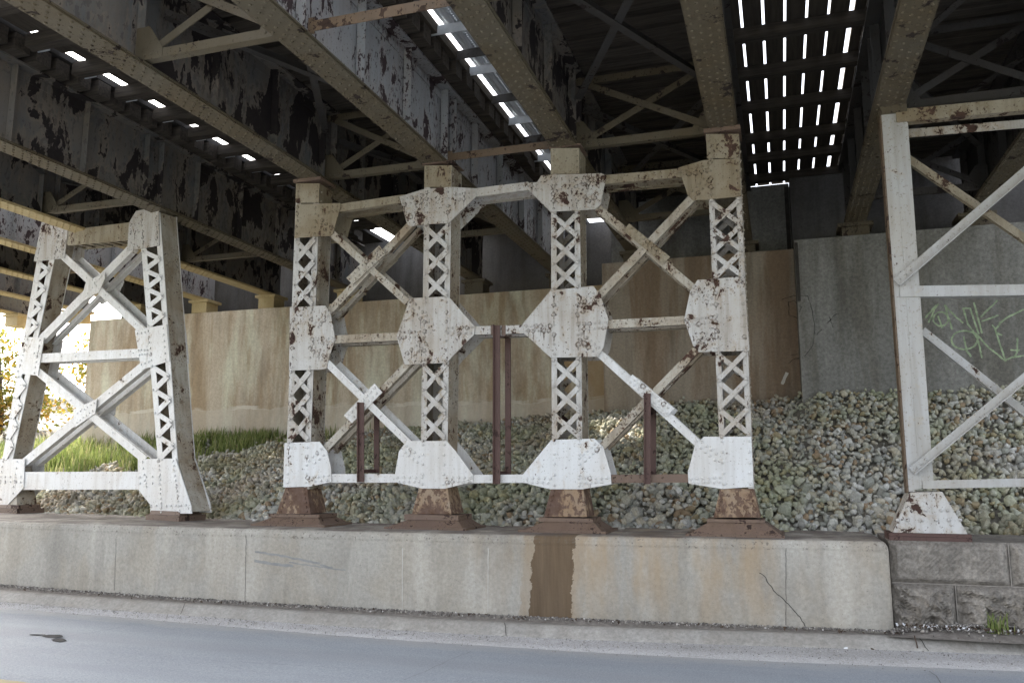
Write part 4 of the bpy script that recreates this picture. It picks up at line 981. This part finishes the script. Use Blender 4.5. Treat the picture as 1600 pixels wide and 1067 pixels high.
# a low heap of dirt against the stone blocks
V = []; F_ = []
for i in range(40):
    x = .88+i*.12
    for j in range(8):
        t = j/7; y = 9.12-.34*t; V.append((x+.02*math.sin(j*3+i), y, .012+.10*min(1, i/4)*(1-t)**1.6+.016*math.sin(i*1.7+j)*(1-t)))
for i in range(39):
    for j in range(7): F_.append((i*8+j, i*8+j+1, (i+1)*8+j+1, (i+1)*8+j))
me = bpy.data.meshes.new('dirt'); me.from_pydata(V, [], F_); me.update(); me.shade_smooth(); me.materials.append(M['dirt']); ob = bpy.data.objects.new('dirt', me); col.objects.link(ob)
tag(ob, 'low drift of dark dirt against the foot of the stone blocks', 'dirt', kind='stuff')
# leaf scraps
def quads(n, fnpos, size, mat, name):
    V = np.zeros((n*4, 3)); F_ = np.arange(n*4).reshape(-1, 4)
    for i in range(n):
        p = np.array(fnpos()); a = rng.normal(size=3); a /= np.linalg.norm(a); c_ = rng.normal(size=3); c_ -= a*(c_@a); c_ /= np.linalg.norm(c_); s = size*random.uniform(.6, 1.4)
        V[i*4:i*4+4] = [p-a*s-c_*s*.6*.3, p-a*s*.0-c_*s*.6, p+a*s, p+c_*s*.6]
    return np_mesh(name, V, F_, mat)
def leafpos():
    x = random.choice((random.uniform(.9, 3.2), random.uniform(-12, 3))); y = (9.02 if x > .93 else plf(x))-abs(random.gauss(0, .09))-.01
    return (x, y, .03+(.07 if x > 1 and y > 8.85 else 0))
sc_ = quads(60, lambda: (.95+abs(random.gauss(0, .9)), 9.0-abs(random.gauss(0, .08)), .10), .017, M['litter'], 'debris'); tag(sc_, 'pale paper and straw scraps caught against the stone blocks', 'debris', kind='stuff')
lf = quads(420, leafpos, .018, M['twig'], 'leaf_litter'); tag(lf, 'scraps of dead leaf caught along the foot of the plinth and stone blocks', 'leaf litter', kind='stuff')

# single bits of litter
def lump(name, px, py, r, mat, label, cat, flat=.5, seed=1, z=-.125):
    p = on_z(px, py, z); tv, tf = T2[seed % 10]; mb = MB()
    mb.add([(p.x+v[0]*r, p.y+v[1]*r*.8, p.z+.01+v[2]*r*flat+r*flat*.5) for v in tv], [tuple(f) for f in tf]); tag(mb.build(name, mat, origin=p), label, cat)
lump('crumpled_paper', 1324, 1018, .04, M['litter'], 'crumpled white paper lying in the gutter near the right edge', 'litter', .8, 3)
lump('clod', 1361, 1019, .045, M['twig'], 'dark clod lying in the gutter just right of the white paper', 'clod', .6, 4)
lump('clod', 880, 996, .05, M['stone'], 'grey clod lying in the gutter below the wet stain', 'clod', .45, 5)
lump('clod', 527, 978, .028, M['twig'], 'small dark clod with a twig lying on the gutter left of centre', 'clod', .8, 6)
lump('candy_wrapper', 1449, 1024, .018, M['redlitter'], 'tiny red wrapper lying in the gutter beside a thin twig', 'litter', .6, 7)
lump('dead_leaf', 490, 976, .04, M['twig'], 'flat dead leaf on the gutter left of the small clod', 'leaf', .2, 8)
lump('paper_scrap', 255, 931, .022, M['litter'], 'white paper scrap at the foot of the plinth below the splayed bent', 'litter', .5, 2, 0.0)
lump('bottle_cap', 313, 938, .018, M['redlitter'], 'tiny orange red cap at the foot of the plinth', 'litter', .5, 1, 0.0)
def twig(pts, r, label):
    P = [Vector(p) for p in pts]; mb = MB(); mb.tube(P, [r]*len(P), 5); tag(mb.build('twig', M['twig'], origin=P[0]), label, 'twig')
a = on_z(1435, 1023, -.135); b_ = a+Vector((-.02, .02, .17)); twig([a, a.lerp(b_, .5)+Vector((.006, 0, 0)), b_], .006, 'thin dark twig standing up against the kerb near the right edge')
a = on_z(529, 976, -.12); twig([a, a+Vector((.03, 0, .05)), a+Vector((.045, 0, .10))], .004, 'short twig sticking up from the small clod in the gutter')

# ------------------------------------------------------------------ grass, weeds, trees
def leafy(m, fac=.45):
    nt = m.node_tree; b = [n for n in nt.nodes if n.type == 'BSDF_PRINCIPLED'][0]; out = [n for n in nt.nodes if n.type == 'OUTPUT_MATERIAL'][0]
    t = nt.nodes.new('ShaderNodeBsdfTranslucent'); mx = nt.nodes.new('ShaderNodeMixShader'); mx.inputs[0].default_value = fac
    nt.links.new(b.inputs['Base Color'].links[0].from_socket, t.inputs[0]); nt.links.new(b.outputs[0], mx.inputs[1]); nt.links.new(t.outputs[0], mx.inputs[2]); nt.links.new(mx.outputs[0], out.inputs[0])
m, nt, b = new_mat('grass_blades'); k = N(nt); gi = k.n('ShaderNodeNewGeometry')
k.l(k.ramp(gi.outputs['Random Per Island'], [(0, (.13, .18, .05)), (.4, (.19, .245, .07)), (.75, (.27, .30, .105)), (1, (.38, .345, .19))]), b.inputs['Base Color'])
b.inputs['Roughness'].default_value = .6; leafy(m, .28); M['grass'] = m
def blades(n, fnpos, h0, h1, name, mat, w=.010):
    V = np.zeros((n*5, 3)); F_ = []
    for i in range(n):
        p = np.array(fnpos()); h = random.uniform(h0, h1)*(1.0 if p[0] > -10 else min(1.7, 1+(-10-p[0])*.25)); a = random.uniform(0, 6.28); bend = random.uniform(.1, .55)*h; ca, sa = math.cos(a), math.sin(a)
        d = np.array((-sa, ca, 0))*w; bd = np.array((ca, sa, 0))*bend
        V[i*5:i*5+5] = [p-d, p+d, p+bd*.35+(0, 0, h*.6)+d*.8, p+bd*.35+(0, 0, h*.6)-d*.8, p+bd+(0, 0, h)]
        F_ += [(i*5, i*5+1, i*5+2), (i*5, i*5+2, i*5+3), (i*5+3, i*5+2, i*5+4)]
    return np_mesh(name, V, F_, mat)
def grasspos():
    while True:
        x = random.uniform(-24, -7.4) if random.random() < .75 else random.uniform(-12, -7.6); y0, y1 = by0(x), interp(Y1, x); t = random.uniform(.15, 1.0 if x > -15.7 else 1.4)
        if grassy(x, t) or (t > .93 and random.random() < .3 and x < -6.5):
            if math.sin(4.1*x+1.0)+math.sin(3.3*(y0+(y1-y0)*t)+x) < random.uniform(-1.9, 1.2): continue
            if x > -10.3 and random.random() < .62+.12*(x+10.3): continue
            y = y0+(y1-y0)*t; return (x, y, bank(x, y)-.04)
gr = blades(15000, grasspos, .07, .27, 'grass', M['grass']); tag(gr, 'tall green grass growing on the bank behind the splayed bent', 'grass', kind='stuff')
def tuft(px, py, n, h, label):
    p = on_y(px, py, 9.02); o = blades(n, lambda: (p.x+random.gauss(0, .05), 8.98+random.gauss(0, .02), .06), h*.4, h, 'weed', M['grass'], .006); tag(o, label, 'weed')
tuft(1555, 965, 60, .22, 'thin green weed sprouting at the foot of the stone blocks')
m, nt, b = new_mat('autumn_leaves'); k = N(nt); gi = k.n('ShaderNodeNewGeometry')
k.l(k.ramp(gi.outputs['Random Per Island'], [(0, (.10, .12, .02)), (.45, (.20, .17, .03)), (.8, (.30, .20, .035)), (1, (.36, .17, .03))]), b.inputs['Base Color']); b.inputs['Roughness'].default_value = .6; leafy(m); M['leaves'] = m
m3 = m.copy(); m3.name = 'green_leaves'; 
for nd in m3.node_tree.nodes:
    if nd.type == 'VALTORGB':
        for e, cc in zip(nd.color_ramp.elements, ((.05, .09, .015), (.08, .12, .02), (.12, .14, .03), (.17, .15, .035))): e.color = (*cc, 1)
M['leavesg'] = m3
def tree(x, y, z, h, rad, label, mat, seed):
    r = random.Random(seed); root = empty('tree', (x, y, z), label, 'tree', 'trees beyond the left end')
    mb = MB(); top = Vector((x+r.uniform(-.3, .3), y, z+h*.7)); base = Vector((x, y, z-.2)); mb.tube([base, base.lerp(top, .5)+Vector((.1, .05, 0)), top], [.16, .11, .05], 8)
    tips = []
    for i in range(11):
        s = base.lerp(top, r.uniform(.3, .98)); a = r.uniform(0, 6.28); L = rad*r.uniform(.55, 1); e = s+Vector((math.cos(a)*L, math.sin(a)*L, r.uniform(.1, .9)*L)); mb.tube([s, s.lerp(e, .5)+Vector((0, 0, .12)), e], [.05, .035, .012], 5); tips += [e, s.lerp(e, .6)]
    mb.build('trunk', M['bark'], root)
    cs = [t+Vector((r.gauss(0, .3), r.gauss(0, .3), r.gauss(0, .3))) for t in tips for _ in range(3)]
    def lp():
        c_ = cs[random.randrange(len(cs))]; return (c_.x+random.gauss(0, .30), c_.y+random.gauss(0, .30), c_.z+random.gauss(0, .26))
    o = quads(3300, lp, .075, mat, 'crown'); 
    me = o.data; me.transform(Matrix.Translation(-Vector((x, y, z)))); o.parent = root
tree(-22.5, 19.0, 1.9, 4.2, 1.7, 'small yellow leaved tree right behind the splayed bent', M['leaves'], 3)
tree(-27.5, 22.5, 2.0, 5.6, 2.3, 'taller yellow green tree at the left edge beyond the bank', M['leavesg'], 4)
tree(-21.5, 22.5, 2.4, 3.0, 1.4, 'low orange leaved bushy tree near the end of the abutment', M['leaves'], 5)

# ------------------------------------------------------------------ light
SUN = Vector((-.72, .36, .59)).normalized()            # towards the sun
el = math.asin(SUN.z); az = math.atan2(SUN.x, SUN.y)
w = bpy.data.worlds.new('World'); scene.world = w; w.use_nodes = True; nt = w.node_tree
bgn = nt.nodes['Background']; sky = nt.nodes.new('ShaderNodeTexSky'); sky.sky_type = 'NISHITA'; sky.sun_disc = False
sky.sun_elevation = el; sky.sun_rotation = az; sky.dust_density = 4.5; sky.air_density = .75; sky.ozone_density = .3
hs = nt.nodes.new('ShaderNodeHueSaturation'); hs.inputs['Saturation'].default_value = .42; nt.links.new(sky.outputs[0], hs.inputs['Color']); nt.links.new(hs.outputs[0], bgn.inputs[0]); bgn.inputs[1].default_value = .15
ld = bpy.data.lights.new('sun', 'SUN'); ld.energy = 2.2; ld.angle = math.radians(.5); ld.color = (1, .92, .80)
so = bpy.data.objects.new('sun', ld); so.rotation_euler = (-SUN).to_track_quat('-Z', 'Y').to_euler(); so.location = (-20, -10, 20); col.objects.link(so)
scene.view_settings.view_transform = 'Standard'; scene.view_settings.look = 'None'; scene.view_settings.exposure = 2.68; scene.view_settings.gamma = 1
scene.render.engine = 'CYCLES'
scene.cycles.max_bounces = 8; scene.cycles.diffuse_bounces = 6; scene.cycles.use_denoising = True
scene.cycles.sample_clamp_indirect = 6
for o in bpy.data.objects:
    if '_o' in o: del o['_o']
